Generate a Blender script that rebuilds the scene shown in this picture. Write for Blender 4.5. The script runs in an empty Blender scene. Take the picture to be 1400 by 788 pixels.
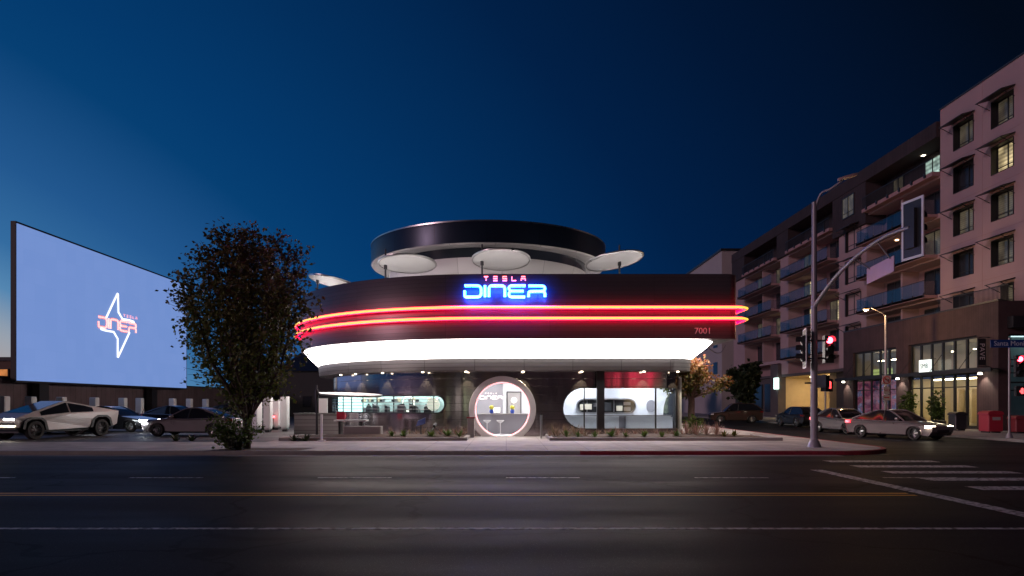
import bpy, math, random
from mathutils import Vector, Matrix
from mathutils.geometry import delaunay_2d_cdt
R = math.radians
rnd = random.Random(7)
C = bpy.context.scene.collection
F, CX, HY, EYE = 933.0, 692.0, 551.0, 1.7

def at(x, y, Y):
    """measurement from the photograph: pixel at distance Y -> metres"""
    return ((x - CX) / F * Y, Y, EYE + (HY - y) / F * Y)

# ------------------------------------------------------------------ materials
def new_mat(name):
    m = bpy.data.materials.new(name); m.use_nodes = True
    nt = m.node_tree
    return m, nt, nt.nodes['Principled BSDF']

def mat(name, col, rough=0.5, metal=0.0, var=0.15, scale=2.0, bump=0.0, bscale=40.0, coat=0.0, spec=0.5, alpha=None):
    m, nt, p = new_mat(name)
    N, L = nt.nodes, nt.links
    p.inputs['Metallic'].default_value = metal
    p.inputs['Roughness'].default_value = rough
    p.inputs['Specular IOR Level'].default_value = spec
    p.inputs['Coat Weight'].default_value = coat
    p.inputs['Coat Roughness'].default_value = 0.05
    tc = N.new('ShaderNodeTexCoord')
    nz = N.new('ShaderNodeTexNoise'); nz.inputs['Scale'].default_value = scale; nz.inputs['Detail'].default_value = 6
    L.new(tc.outputs['Object'], nz.inputs['Vector'])
    mx = N.new('ShaderNodeMix'); mx.data_type = 'RGBA'
    mx.inputs['A'].default_value = (*[c * (1 - var) for c in col], 1)
    mx.inputs['B'].default_value = (*[min(1, c * (1 + var)) for c in col], 1)
    L.new(nz.outputs['Fac'], mx.inputs['Factor'])
    L.new(mx.outputs['Result'], p.inputs['Base Color'])
    mr = N.new('ShaderNodeMapRange')
    mr.inputs['To Min'].default_value = max(0.02, rough - 0.08); mr.inputs['To Max'].default_value = min(1, rough + 0.08)
    L.new(nz.outputs['Fac'], mr.inputs['Value']); L.new(mr.outputs['Result'], p.inputs['Roughness'])
    if bump:
        nb = N.new('ShaderNodeTexNoise'); nb.inputs['Scale'].default_value = bscale; nb.inputs['Detail'].default_value = 5
        L.new(tc.outputs['Object'], nb.inputs['Vector'])
        bp = N.new('ShaderNodeBump'); bp.inputs['Strength'].default_value = bump; bp.inputs['Distance'].default_value = 0.02
        L.new(nb.outputs['Fac'], bp.inputs['Height']); L.new(bp.outputs['Normal'], p.inputs['Normal'])
    return m

def emit(name, col, s, base=(0.8, 0.8, 0.8)):
    m, nt, p = new_mat(name)
    p.inputs['Base Color'].default_value = (*base, 1)
    p.inputs['Emission Color'].default_value = (*col, 1)
    p.inputs['Emission Strength'].default_value = s
    p.inputs['Roughness'].default_value = 0.4
    return m

def glass(name, tint=(0.9, 0.95, 1.0), clear=0.75, rough=0.03):
    m, nt, p = new_mat(name)
    N, L = nt.nodes, nt.links
    N.remove(p)
    tr = N.new('ShaderNodeBsdfTransparent'); tr.inputs['Color'].default_value = (*tint, 1)
    gl = N.new('ShaderNodeBsdfGlossy'); gl.inputs['Roughness'].default_value = rough
    gl.inputs['Color'].default_value = (0.85, 0.82, 0.8, 1)
    mx = N.new('ShaderNodeMixShader'); mx.inputs['Fac'].default_value = 1 - clear
    L.new(tr.outputs[0], mx.inputs[1]); L.new(gl.outputs[0], mx.inputs[2])
    L.new(mx.outputs[0], N['Material Output'].inputs['Surface'])
    return m

def panel_metal(name, col, rough, bw, bh, metal=1.0, seam=0.012, wob=0.25, offset=0.5, seamcol=0.25, stretch=True, ripple=False):
    """metal cladding: brick texture (UV in metres) gives seams, each sheet slightly out of true"""
    m, nt, p = new_mat(name)
    N, L = nt.nodes, nt.links
    p.inputs['Metallic'].default_value = metal
    uv = N.new('ShaderNodeTexCoord')
    br = N.new('ShaderNodeTexBrick')
    br.offset = offset
    br.inputs['Scale'].default_value = 1.0
    br.inputs['Brick Width'].default_value = bw; br.inputs['Row Height'].default_value = bh
    br.inputs['Mortar Size'].default_value = seam; br.inputs['Mortar Smooth'].default_value = 0.1
    br.inputs['Color1'].default_value = (*[c * 0.9 for c in col], 1)
    br.inputs['Color2'].default_value = (*[min(1, c * 1.1) for c in col], 1)
    br.inputs['Mortar'].default_value = (*[c * seamcol for c in col], 1)
    L.new(uv.outputs['UV'], br.inputs['Vector']); L.new(br.outputs['Color'], p.inputs['Base Color'])
    mp = N.new('ShaderNodeMapping'); mp.inputs['Scale'].default_value = (60, 1.2, 1) if stretch else (1.2, 60, 1)
    L.new(uv.outputs['UV'], mp.inputs['Vector'])
    n1 = N.new('ShaderNodeTexNoise'); n1.inputs['Scale'].default_value = 1.0; n1.inputs['Detail'].default_value = 3
    L.new(mp.outputs[0], n1.inputs['Vector'])
    mr = N.new('ShaderNodeMapRange'); mr.inputs['To Min'].default_value = rough * 0.75; mr.inputs['To Max'].default_value = rough * 1.3
    L.new(n1.outputs['Fac'], mr.inputs['Value']); L.new(mr.outputs['Result'], p.inputs['Roughness'])
    n2 = N.new('ShaderNodeTexNoise'); n2.inputs['Scale'].default_value = 0.55; n2.inputs['Detail'].default_value = 1.5
    if ripple:                                             # sheet steel bows between its fixings
        m2 = N.new('ShaderNodeMapping'); m2.inputs['Scale'].default_value = (2.2, .35, 1); L.new(uv.outputs['UV'], m2.inputs['Vector']); L.new(m2.outputs[0], n2.inputs['Vector'])
    else: L.new(uv.outputs['UV'], n2.inputs['Vector'])
    ad = N.new('ShaderNodeMath'); ad.operation = 'MULTIPLY_ADD'
    L.new(br.outputs['Fac'], ad.inputs[0]); ad.inputs[1].default_value = -0.15; L.new(n2.outputs['Fac'], ad.inputs[2])
    bp = N.new('ShaderNodeBump'); bp.inputs['Strength'].default_value = wob; bp.inputs['Distance'].default_value = 0.035
    L.new(ad.outputs[0], bp.inputs['Height']); L.new(bp.outputs['Normal'], p.inputs['Normal'])
    return m

def lit_pane(name, col, s, lines=7.0):
    """a window with a lamp behind blinds; Object coordinates, so metres"""
    m, nt, p = new_mat(name)
    N, L = nt.nodes, nt.links
    tc = N.new('ShaderNodeTexCoord')
    nz = N.new('ShaderNodeTexNoise'); nz.inputs['Scale'].default_value = 1.1; nz.inputs['Detail'].default_value = 3
    L.new(tc.outputs['Object'], nz.inputs['Vector'])
    sp = N.new('ShaderNodeSeparateXYZ'); L.new(tc.outputs['Object'], sp.inputs[0])
    wv = N.new('ShaderNodeMath'); wv.operation = 'MULTIPLY'; wv.inputs[1].default_value = lines * 6.28
    L.new(sp.outputs['Z'], wv.inputs[0])
    sn = N.new('ShaderNodeMath'); sn.operation = 'SINE'; L.new(wv.outputs[0], sn.inputs[0])
    mr = N.new('ShaderNodeMapRange'); mr.inputs['From Min'].default_value = -1
    mr.inputs['To Min'].default_value = 0.55; mr.inputs['To Max'].default_value = 1.0
    L.new(sn.outputs[0], mr.inputs['Value'])
    m2 = N.new('ShaderNodeMapRange'); m2.inputs['From Min'].default_value = 0.3; m2.inputs['From Max'].default_value = 0.7
    m2.inputs['To Min'].default_value = 0.25; m2.inputs['To Max'].default_value = 1.2
    L.new(nz.outputs['Fac'], m2.inputs['Value'])
    mu = N.new('ShaderNodeMath'); mu.operation = 'MULTIPLY'; L.new(mr.outputs[0], mu.inputs[0]); L.new(m2.outputs[0], mu.inputs[1])
    ms = N.new('ShaderNodeMath'); ms.operation = 'MULTIPLY'; ms.inputs[1].default_value = s; L.new(mu.outputs[0], ms.inputs[0])
    L.new(ms.outputs[0], p.inputs['Emission Strength'])
    p.inputs['Emission Color'].default_value = (*col, 1)
    p.inputs['Base Color'].default_value = (0.05, 0.05, 0.05, 1)
    p.inputs['Roughness'].default_value = 0.08
    return m

def leaf_mat(name, cols):
    m, nt, p = new_mat(name)
    N, L = nt.nodes, nt.links
    ge = N.new('ShaderNodeNewGeometry')
    cr = N.new('ShaderNodeValToRGB')
    els = cr.color_ramp.elements
    while len(els) < len(cols): els.new(0.5)
    for i, c in enumerate(cols):
        els[i].position = i / (len(cols) - 1); els[i].color = (*c, 1)
    at_ = N.new('ShaderNodeAttribute'); at_.attribute_name = 'tone'
    L.new(at_.outputs['Fac'], cr.inputs['Fac'])
    L.new(cr.outputs['Color'], p.inputs['Base Color'])
    p.inputs['Roughness'].default_value = 0.55
    tl = N.new('ShaderNodeBsdfTranslucent'); L.new(cr.outputs['Color'], tl.inputs['Color'])
    mx = N.new('ShaderNodeMixShader'); mx.inputs['Fac'].default_value = 0.3
    L.new(p.outputs[0], mx.inputs[1]); L.new(tl.outputs[0], mx.inputs[2])
    L.new(mx.outputs[0], N['Material Output'].inputs['Surface'])
    return m

def asphalt(name, col, rough, crack=True):
    m, nt, p = new_mat(name)
    N, L = nt.nodes, nt.links
    tc = N.new('ShaderNodeTexCoord')
    big = N.new('ShaderNodeTexNoise'); big.inputs['Scale'].default_value = 0.35; big.inputs['Detail'].default_value = 5
    mp = N.new('ShaderNodeMapping'); mp.inputs['Scale'].default_value = (0.25, 1.6, 1)
    L.new(tc.outputs['Object'], mp.inputs['Vector']); L.new(mp.outputs[0], big.inputs['Vector'])
    fine = N.new('ShaderNodeTexNoise'); fine.inputs['Scale'].default_value = 70; fine.inputs['Detail'].default_value = 4
    L.new(tc.outputs['Object'], fine.inputs['Vector'])
    cr = N.new('ShaderNodeValToRGB')
    cr.color_ramp.elements[0].position = 0.3; cr.color_ramp.elements[0].color = (*[c * 0.6 for c in col], 1)
    cr.color_ramp.elements[1].position = 0.7; cr.color_ramp.elements[1].color = (*[c * 1.45 for c in col], 1)
    ad = N.new('ShaderNodeMath'); ad.operation = 'MULTIPLY_ADD'; ad.inputs[1].default_value = 0.5
    L.new(fine.outputs['Fac'], ad.inputs[0]); 
    hf = N.new('ShaderNodeMath'); hf.operation = 'MULTIPLY'; hf.inputs[1].default_value = 0.5
    L.new(big.outputs['Fac'], hf.inputs[0]); L.new(hf.outputs[0], ad.inputs[2])
    L.new(ad.outputs[0], cr.inputs['Fac'])
    # pale stones in the binder, wandering sealed cracks, patched areas
    vo = N.new('ShaderNodeTexVoronoi'); vo.inputs['Scale'].default_value = 34; L.new(tc.outputs['Object'], vo.inputs['Vector'])
    st = N.new('ShaderNodeMapRange'); st.inputs['From Min'].default_value = 0.10; st.inputs['From Max'].default_value = 0.22; st.inputs['To Min'].default_value = 1; st.inputs['To Max'].default_value = 0
    L.new(vo.outputs['Distance'], st.inputs['Value'])
    s2 = N.new('ShaderNodeMath'); s2.operation = 'MULTIPLY'; L.new(st.outputs[0], s2.inputs[0]); L.new(vo.outputs['Color'], s2.inputs[1])
    mx1 = N.new('ShaderNodeMix'); mx1.data_type = 'RGBA'; L.new(s2.outputs[0], mx1.inputs['Factor']); L.new(cr.outputs['Color'], mx1.inputs['A']); mx1.inputs['B'].default_value = (0.16, 0.155, 0.15, 1)
    wn = N.new('ShaderNodeTexNoise'); wn.inputs['Scale'].default_value = 0.8; wn.inputs['Detail'].default_value = 6; L.new(tc.outputs['Object'], wn.inputs['Vector'])
    va = N.new('ShaderNodeVectorMath'); va.operation = 'MULTIPLY_ADD'; va.inputs[1].default_value = (2.2, 2.2, 0); L.new(wn.outputs['Color'], va.inputs[0]); L.new(tc.outputs['Object'], va.inputs[2])
    vc = N.new('ShaderNodeTexVoronoi'); vc.feature = 'DISTANCE_TO_EDGE'; vc.inputs['Scale'].default_value = 0.16; L.new(va.outputs[0], vc.inputs['Vector'])
    ck = N.new('ShaderNodeMapRange'); ck.inputs['From Min'].default_value = 0.005; ck.inputs['From Max'].default_value = 0.011; ck.inputs['To Min'].default_value = 0.35; ck.inputs['To Max'].default_value = 1
    L.new(vc.outputs['Distance'], ck.inputs['Value'])
    v3 = N.new('ShaderNodeTexVoronoi'); v3.inputs['Scale'].default_value = 0.11; L.new(mp.outputs[0], v3.inputs['Vector']); v3.distance = 'CHEBYCHEV'
    pt = N.new('ShaderNodeSeparateColor'); L.new(v3.outputs['Color'], pt.inputs[0])
    pm = N.new('ShaderNodeMapRange'); pm.inputs['To Min'].default_value = 0.6; pm.inputs['To Max'].default_value = 1.3; L.new(pt.outputs[0], pm.inputs['Value'])
    mm = N.new('ShaderNodeMath'); mm.operation = 'MULTIPLY'; L.new(ck.outputs[0], mm.inputs[0]); L.new(pm.outputs[0], mm.inputs[1])
    vs = N.new('ShaderNodeVectorMath'); vs.operation = 'SCALE'; L.new(mx1.outputs['Result'], vs.inputs[0]); L.new(mm.outputs[0], vs.inputs['Scale'])
    L.new(vs.outputs[0], p.inputs['Base Color'])
    mr = N.new('ShaderNodeMapRange'); mr.inputs['From Min'].default_value = 0.3; mr.inputs['From Max'].default_value = 0.7
    mr.inputs['To Min'].default_value = rough - 0.1; mr.inputs['To Max'].default_value = rough + 0.12
    L.new(big.outputs['Fac'], mr.inputs['Value']); L.new(mr.outputs['Result'], p.inputs['Roughness'])
    bp = N.new('ShaderNodeBump'); bp.inputs['Strength'].default_value = 0.35; bp.inputs['Distance'].default_value = 0.012
    L.new(fine.outputs['Fac'], bp.inputs['Height']); L.new(bp.outputs['Normal'], p.inputs['Normal'])
    return m

def tiled(name, col, w, h, rough=0.7, seam=0.012, dirt=0.3, mortar=0.55, axis=None):
    """paving / boarded surface: brick joints in Object metres"""
    m, nt, p = new_mat(name)
    N, L = nt.nodes, nt.links
    tc = N.new('ShaderNodeTexCoord')
    src = tc.outputs['Object']
    if axis:
        sp = N.new('ShaderNodeSeparateXYZ'); cb = N.new('ShaderNodeCombineXYZ')
        L.new(src, sp.inputs[0])
        L.new(sp.outputs[axis[0]], cb.inputs[0]); L.new(sp.outputs[axis[1]], cb.inputs[1])
        src = cb.outputs[0]
    br = N.new('ShaderNodeTexBrick'); br.offset = 0.0
    br.inputs['Scale'].default_value = 1; br.inputs['Brick Width'].default_value = w; br.inputs['Row Height'].default_value = h
    br.inputs['Mortar Size'].default_value = seam
    br.inputs['Color1'].default_value = (*[c * 0.9 for c in col], 1); br.inputs['Color2'].default_value = (*[c * 1.08 for c in col], 1)
    br.inputs['Mortar'].default_value = (*[c * mortar for c in col], 1)
    L.new(src, br.inputs['Vector'])
    nz = N.new('ShaderNodeTexNoise'); nz.inputs['Scale'].default_value = 0.9; nz.inputs['Detail'].default_value = 8; nz.inputs['Roughness'].default_value = 0.65
    L.new(tc.outputs['Object'], nz.inputs['Vector'])
    mr = N.new('ShaderNodeMapRange'); mr.inputs['From Min'].default_value = 0.3; mr.inputs['From Max'].default_value = 0.7
    mr.inputs['To Min'].default_value = 1 - dirt; mr.inputs['To Max'].default_value = 1.08
    L.new(nz.outputs['Fac'], mr.inputs['Value'])
    mx = N.new('ShaderNodeVectorMath'); mx.operation = 'SCALE'
    L.new(br.outputs['Color'], mx.inputs[0]); L.new(mr.outputs[0], mx.inputs['Scale'])
    L.new(mx.outputs[0], p.inputs['Base Color'])
    p.inputs['Roughness'].default_value = rough
    bp = N.new('ShaderNodeBump'); bp.inputs['Strength'].default_value = 0.25; bp.inputs['Distance'].default_value = 0.01
    L.new(br.outputs['Fac'], bp.inputs['Height']); bp.invert = True
    L.new(bp.outputs['Normal'], p.inputs['Normal'])
    return m

M = {}
M['road'] = asphalt('road asphalt', (0.021, 0.021, 0.025), 0.6)
M['road'].node_tree.nodes['Principled BSDF'].inputs['Specular IOR Level'].default_value = 0.04
M['lot'] = asphalt('lot asphalt', (0.06, 0.06, 0.062), 0.6)
M['pave'] = tiled('pavement concrete', (0.47, 0.44, 0.42), 1.5, 1.5, 0.75, dirt=0.42)
M['kerb'] = mat('kerb concrete', (0.27, 0.26, 0.25), 0.8, var=0.3, scale=3)
M['kerb_red'] = mat('red kerb paint', (0.24, 0.02, 0.035), 0.7, var=0.6, scale=6)
M['gutter'] = mat('gutter concrete', (0.2, 0.19, 0.185), 0.75, var=0.3, scale=1.5)
def worn_paint(name, col, wear):
    m = mat(name, col, 0.6, var=0.2, scale=3)
    nt = m.node_tree; N, L = nt.nodes, nt.links
    p = N['Principled BSDF']
    tc = N.new('ShaderNodeTexCoord'); nz = N.new('ShaderNodeTexNoise'); nz.inputs['Scale'].default_value = 9; nz.inputs['Detail'].default_value = 8
    L.new(tc.outputs['Object'], nz.inputs['Vector'])
    mr = N.new('ShaderNodeMapRange'); mr.inputs['From Min'].default_value = wear - 0.06; mr.inputs['From Max'].default_value = wear + 0.06
    L.new(nz.outputs['Fac'], mr.inputs['Value'])
    mx = N.new('ShaderNodeMix'); mx.data_type = 'RGBA'; mx.inputs['A'].default_value = (0.07, 0.07, 0.07, 1)
    src = p.inputs['Base Color'].links[0].from_socket
    L.new(src, mx.inputs['B']); L.new(mr.outputs[0], mx.inputs['Factor']); L.new(mx.outputs['Result'], p.inputs['Base Color'])
    return m
M['line_white'] = worn_paint('worn white road paint', (0.55, 0.55, 0.54), 0.46)
M['line_yellow'] = worn_paint('worn yellow road paint', (0.85, 0.42, 0.03), 0.30)
M['soil'] = mat('mulch', (0.09, 0.06, 0.045), 0.9, var=0.5, scale=14, bump=0.8, bscale=30)
M['concrete'] = mat('grey concrete', (0.33, 0.31, 0.30), 0.7, var=0.2, scale=1.5)
M['fascia'] = panel_metal('dark brushed steel cladding', (0.13, 0.105, 0.115), 0.36, 5.0, 0.2, metal=0.5, seam=0.006, wob=0.12, stretch=False, offset=0.0, seamcol=0.5)
M['collar'] = panel_metal('grey steel collar', (0.25, 0.24, 0.24), 0.42, 2.4, 0.2, metal=0.4, seam=0.01, wob=0.08, offset=0.0)
M['steel'] = panel_metal('polished steel wall', (0.38, 0.33, 0.34), 0.13, 4.8, 0.42, metal=0.9, wob=0.5, seam=0.008, offset=0.0, seamcol=0.4, ripple=True)
M['soffit'] = emit('backlit white soffit', (1, 0.91, 0.86), 11.5, (0.9, 0.9, 0.9))
M['neon_red'] = emit('yellow hot neon core', (1.0, 0.62, 0.06), 1.35)
M['neon_glow'] = emit('added crimson halo', (1.0, 0.0, 0.045), 6.5)
M['blue_glow'] = emit('added blue halo', (0.0, 0.06, 1.0), 34)
M['neon_blue'] = emit('blue neon', (0.02, 0.16, 1.0), 13.0)
M['neon_blue'].node_tree.nodes['Principled BSDF'].inputs['Emission Color'].default_value = (0.055, 0.20, 1, 1)
M['neon_smallred'] = emit('small red neon', (1.0, 0.12, 0.10), 5)
M['neon_pink'] = emit('pink portal neon', (1.0, 0.26, 0.28), 2.6)
M['white_paint'] = mat('white paint', (0.8, 0.8, 0.8), 0.45, var=0.04)
M['white_panel'] = panel_metal('pale composite panels', (0.62, 0.60, 0.60), 0.5, 2.6, 3.0, metal=0.1, seam=0.015, wob=0.03, offset=0.0, seamcol=0.55)
M['dark_band'] = panel_metal('navy black ring cladding', (0.016, 0.024, 0.045), 0.3, 3.0, 3.0, metal=0.5, seam=0.01, wob=0.08, offset=0.0)
M['drum'] = mat('dark drum glass', (0.03, 0.035, 0.05), 0.12, var=0.1)
M['black'] = mat('black powder coat', (0.02, 0.02, 0.022), 0.45, var=0.2)
M['dark'] = mat('dark grey metal', (0.06, 0.06, 0.065), 0.4, metal=0.6, var=0.2)
M['pole'] = mat('galvanised pole', (0.3, 0.28, 0.31), 0.45, metal=0.35, var=0.2, scale=3)
M['glass'] = glass('clear glass', clear=0.94)
M['rail_glass'] = glass('tinted balcony glass', tint=(0.75, 0.8, 0.84), clear=0.90, rough=0.06)
M['dark_pane'] = mat('unlit window glass', (0.03, 0.035, 0.045), 0.12, var=0.3, spec=0.2)
M['blind_pane'] = lit_pane('half lit window', (0.75, 0.62, 0.40), 0.13)
M['pane_warm'] = lit_pane('warm lit window', (1.0, 0.78, 0.40), 0.85, 4)
M['pane_cool'] = lit_pane('cool lit window', (0.72, 1.0, 0.86), 0.9, 3)
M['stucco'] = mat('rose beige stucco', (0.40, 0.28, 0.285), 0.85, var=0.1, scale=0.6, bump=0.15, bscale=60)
M['stucco_dark'] = mat('dark rose stucco', (0.36, 0.22, 0.22), 0.85, var=0.12, scale=0.8)  # darker rose for recess walls, balcony slabs and joints
M['clad'] = tiled('dark standing seam', (0.045, 0.032, 0.035), 0.4, 30, 0.85, seam=0.03, axis=('Y', 'Z'))
M['board'] = tiled('board marked concrete', (0.075, 0.042, 0.043), 0.22, 9, 0.8, seam=0.012, dirt=0.35, axis=('Y', 'Z'))
M['grey_stucco'] = mat('far grey stucco', (0.42, 0.38, 0.38), 0.85, var=0.1, scale=0.5)
M['room'] = mat('white room', (0.82, 0.82, 0.84), 0.5, var=0.03)
M['room_grey'] = mat('grey room wall', (0.28, 0.27, 0.29), 0.6, var=0.08)
M['room_warm'] = mat('warm shop wall', (0.62, 0.53, 0.36), 0.7, var=0.2, scale=1.2)
M['room_green'] = mat('pale teal tile', (0.5, 0.64, 0.62), 0.4, var=0.25, scale=2)
M['lamp_room'] = emit('ceiling light panel', (1, 0.98, 1), 16)
M['lamp_cool'] = emit('cool ceiling light panel', (0.93, 1.0, 0.94), 7)
M['lamp_warm'] = emit('warm ceiling light panel', (1, 0.78, 0.45), 20)
M['steel_item'] = mat('stainless steel', (0.5, 0.5, 0.5), 0.3, metal=1.0, var=0.1)
M['bark'] = mat('bark', (0.075, 0.055, 0.045), 0.9, var=0.35, scale=9, bump=0.6, bscale=25)
M['bark_pale'] = mat('pale bark', (0.22, 0.14, 0.12), 0.9, var=0.35, scale=7, bump=0.5, bscale=20)
M['leaf_red'] = leaf_mat('green to red leaves', [(0.10, 0.145, 0.025), (0.13, 0.135, 0.03), (0.15, 0.10, 0.04), (0.17, 0.055, 0.055)])
M['leaf_orange'] = leaf_mat('orange and green leaves', [(0.05, 0.09, 0.02), (0.12, 0.12, 0.02), (0.22, 0.10, 0.025), (0.25, 0.06, 0.02)])
M['leaf_green'] = leaf_mat('green leaves', [(0.04, 0.075, 0.018), (0.08, 0.13, 0.025), (0.14, 0.18, 0.035)])
M['leaf_dark'] = leaf_mat('dark leaves', [(0.02, 0.035, 0.015), (0.04, 0.05, 0.02)])
M['grass_pink'] = leaf_mat('pinkish grass', [(0.16, 0.13, 0.07), (0.28, 0.17, 0.13), (0.35, 0.22, 0.18)])
M['tyre'] = mat('rubber', (0.02, 0.02, 0.02), 0.8)
M['rim'] = mat('alloy rim', (0.35, 0.35, 0.36), 0.3, metal=1.0)
M['car_glass'] = mat('car glass', (0.012, 0.013, 0.018), 0.05, var=0.1, spec=0.45)
M['head'] = emit('lit headlamp', (0.9, 0.97, 1.0), 25)
M['head_warm'] = emit('warm headlamp', (1, 0.85, 0.6), 22)
M['head_off'] = mat('unlit headlamp', (0.5, 0.5, 0.52), 0.15, var=0.05)
M['amber'] = emit('amber lamp', (1, 0.35, 0.04), 8)
M['tail'] = emit('lit tail lamp', (1, 0.03, 0.05), 6)
M['tail_off'] = mat('unlit tail lamp', (0.25, 0.01, 0.015), 0.2)
M['signal_red'] = emit('red signal lens', (1, 0.03, 0.05), 30)
M['signal_off'] = mat('unlit signal lens', (0.03, 0.04, 0.03), 0.3)
M['hand'] = emit('red hand symbol', (1, 0.06, 0.06), 3.0)
def paint(name, col, rough=0.3, metal=0.4): return mat(name, col, rough, metal=metal, var=0.06, coat=0.8)

# ------------------------------------------------------------------ mesh builder
class B:
    def __init__(s): s.v = []; s.f = []; s.uv = []
    def _add(s, vs): 
        n = len(s.v); s.v += [tuple(p) for p in vs]; return n
    def face(s, pts, uv=None):
        n = s._add(pts); s.f.append(tuple(range(n, n + len(pts)))); s.uv.append(uv)
        return s
    def box(s, x0, y0, z0, x1, y1, z1, rot=0, piv=None, bev=0.0):
        if bev:
            return s.rbox(x0, y0, z0, x1, y1, z1, bev)
        P = [(x0,y0,z0),(x1,y0,z0),(x1,y1,z0),(x0,y1,z0),(x0,y0,z1),(x1,y0,z1),(x1,y1,z1),(x0,y1,z1)]
        if rot:
            px, py = piv or ((x0+x1)/2, (y0+y1)/2); c, q = math.cos(rot), math.sin(rot)
            P = [(px+(x-px)*c-(y-py)*q, py+(x-px)*q+(y-py)*c, z) for x, y, z in P]
        n = s._add(P)
        for a in ((0,3,2,1),(4,5,6,7),(0,1,5,4),(1,2,6,5),(2,3,7,6),(3,0,4,7)):
            s.f.append(tuple(n+i for i in a)); s.uv.append(None)
        return s
    def rbox(s, x0, y0, z0, x1, y1, z1, b):
        """box with chamfered vertical and top edges"""
        def ring(i, z): 
            return [(x0+i+b,y0+i,z),(x1-i-b,y0+i,z),(x1-i,y0+i+b,z),(x1-i,y1-i-b,z),(x1-i-b,y1-i,z),(x0+i+b,y1-i,z),(x0+i,y1-i-b,z),(x0+i,y0+i+b,z)]
        return s.loft([ring(b*0.7, z0), ring(0, z0+b), ring(0, z1-b), ring(b*0.7, z1)], True, True)
    def loft(s, loops, closed=True, cap=False, uvs=None):
        n = len(loops[0]); base = [s._add(l) for l in loops]
        for k in range(len(loops)-1):
            for i in range(n if closed else n-1):
                j = (i+1) % n
                s.f.append((base[k]+i, base[k]+j, base[k+1]+j, base[k+1]+i))
                if uvs:
                    U, V = uvs
                    s.uv.append([(U[i],V[k]),(U[i+1],V[k]),(U[i+1],V[k+1]),(U[i],V[k+1])])
                else: s.uv.append(None)
        if cap:
            s.f.append(tuple(base[0]+i for i in reversed(range(n)))); s.uv.append(None)
            s.f.append(tuple(base[-1]+i for i in range(n))); s.uv.append(None)
        return s
    def tube(s, path, r, n=8, closed=False, cap=True):
        P = [Vector(p) for p in path]; m = len(P); loops = []
        rr = r if isinstance(r, (list, tuple)) else [r]*m
        up = None
        for i, p in enumerate(P):
            a = P[i-1] if (i or closed) else P[0]; b = P[(i+1) % m] if (i < m-1 or closed) else P[-1]
            t = (b - a).normalized() if (b-a).length > 1e-9 else Vector((0,0,1))
            if up is None:
                up = Vector((0,0,1)) if abs(t.z) < 0.9 else Vector((1,0,0))
            sd = t.cross(up)
            if sd.length < 1e-4: sd = t.orthogonal()
            sd.normalize(); u2 = sd.cross(t).normalized(); up = u2
            loops.append([p + sd*math.cos(q)*rr[i] + u2*math.sin(q)*rr[i] for q in [2*math.pi*k/n for k in range(n)]])
        if closed: loops.append(loops[0])
        return s.loft(loops, True, cap and not closed)
    def lathe(s, prof, n=48, c=(0,0,0), uv=False, a0=0, a1=2*math.pi):
        loops = []; full = abs(a1-a0-2*math.pi) < 1e-6
        angs = [a0+(a1-a0)*k/n for k in range(n+1)]
        loops = [[(c[0]+r*math.cos(a), c[1]+r*math.sin(a), c[2]+z) for a in angs] for r, z in prof]
        U = V = None
        if uv:
            rm = max(r for r, z in prof); U = [a*rm for a in angs]; V = [0]
            for k in range(1, len(prof)): V.append(V[-1]+math.hypot(prof[k][0]-prof[k-1][0], prof[k][1]-prof[k-1][1]))
            return s.loft(loops, False, False, (U, V))
        return s.loft(loops, False, False)
    def xcyl(s, p, r, h, axis='Y', n=24):
        """disc-ended cylinder along an axis, centre p"""
        A = {'X': Vector((1,0,0)), 'Y': Vector((0,1,0)), 'Z': Vector((0,0,1))}[axis]
        p = Vector(p); return s.tube([p - A*h/2, p + A*h/2], r, n)
    def build(s, name, m, parent=None, smooth=None, world=True):
        me = bpy.data.meshes.new(name); me.from_pydata(s.v, [], s.f)
        if any(u for u in s.uv):
            ul = me.uv_layers.new(name='UVMap'); k = 0
            for f, u in zip(s.f, s.uv):
                for i in range(len(f)):
                    if u: ul.data[k].uv = u[i]
                    k += 1
        me.validate(); me.update()
        if smooth is not None:
            me.shade_smooth(); me.set_sharp_from_angle(angle=R(smooth))
        me.materials.append(m)
        return link(name, me, parent, world)

def link(name, me, parent=None, world=True):
    o = bpy.data.objects.new(name, me); C.objects.link(o)
    if parent is not None:
        o.parent = parent
        if world:
            if parent.type != 'EMPTY':
                # mesh parents sit at the origin of their own thing with an inverse already applied
                o.matrix_parent_inverse = parent_world(parent).inverted()
            else:
                o.matrix_parent_inverse = Matrix.Translation(-Vector(parent.location))
    return o
def parent_world(o):
    m = o.matrix_basis.copy()
    if o.parent: m = parent_world(o.parent) @ o.matrix_parent_inverse @ m
    return m

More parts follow.
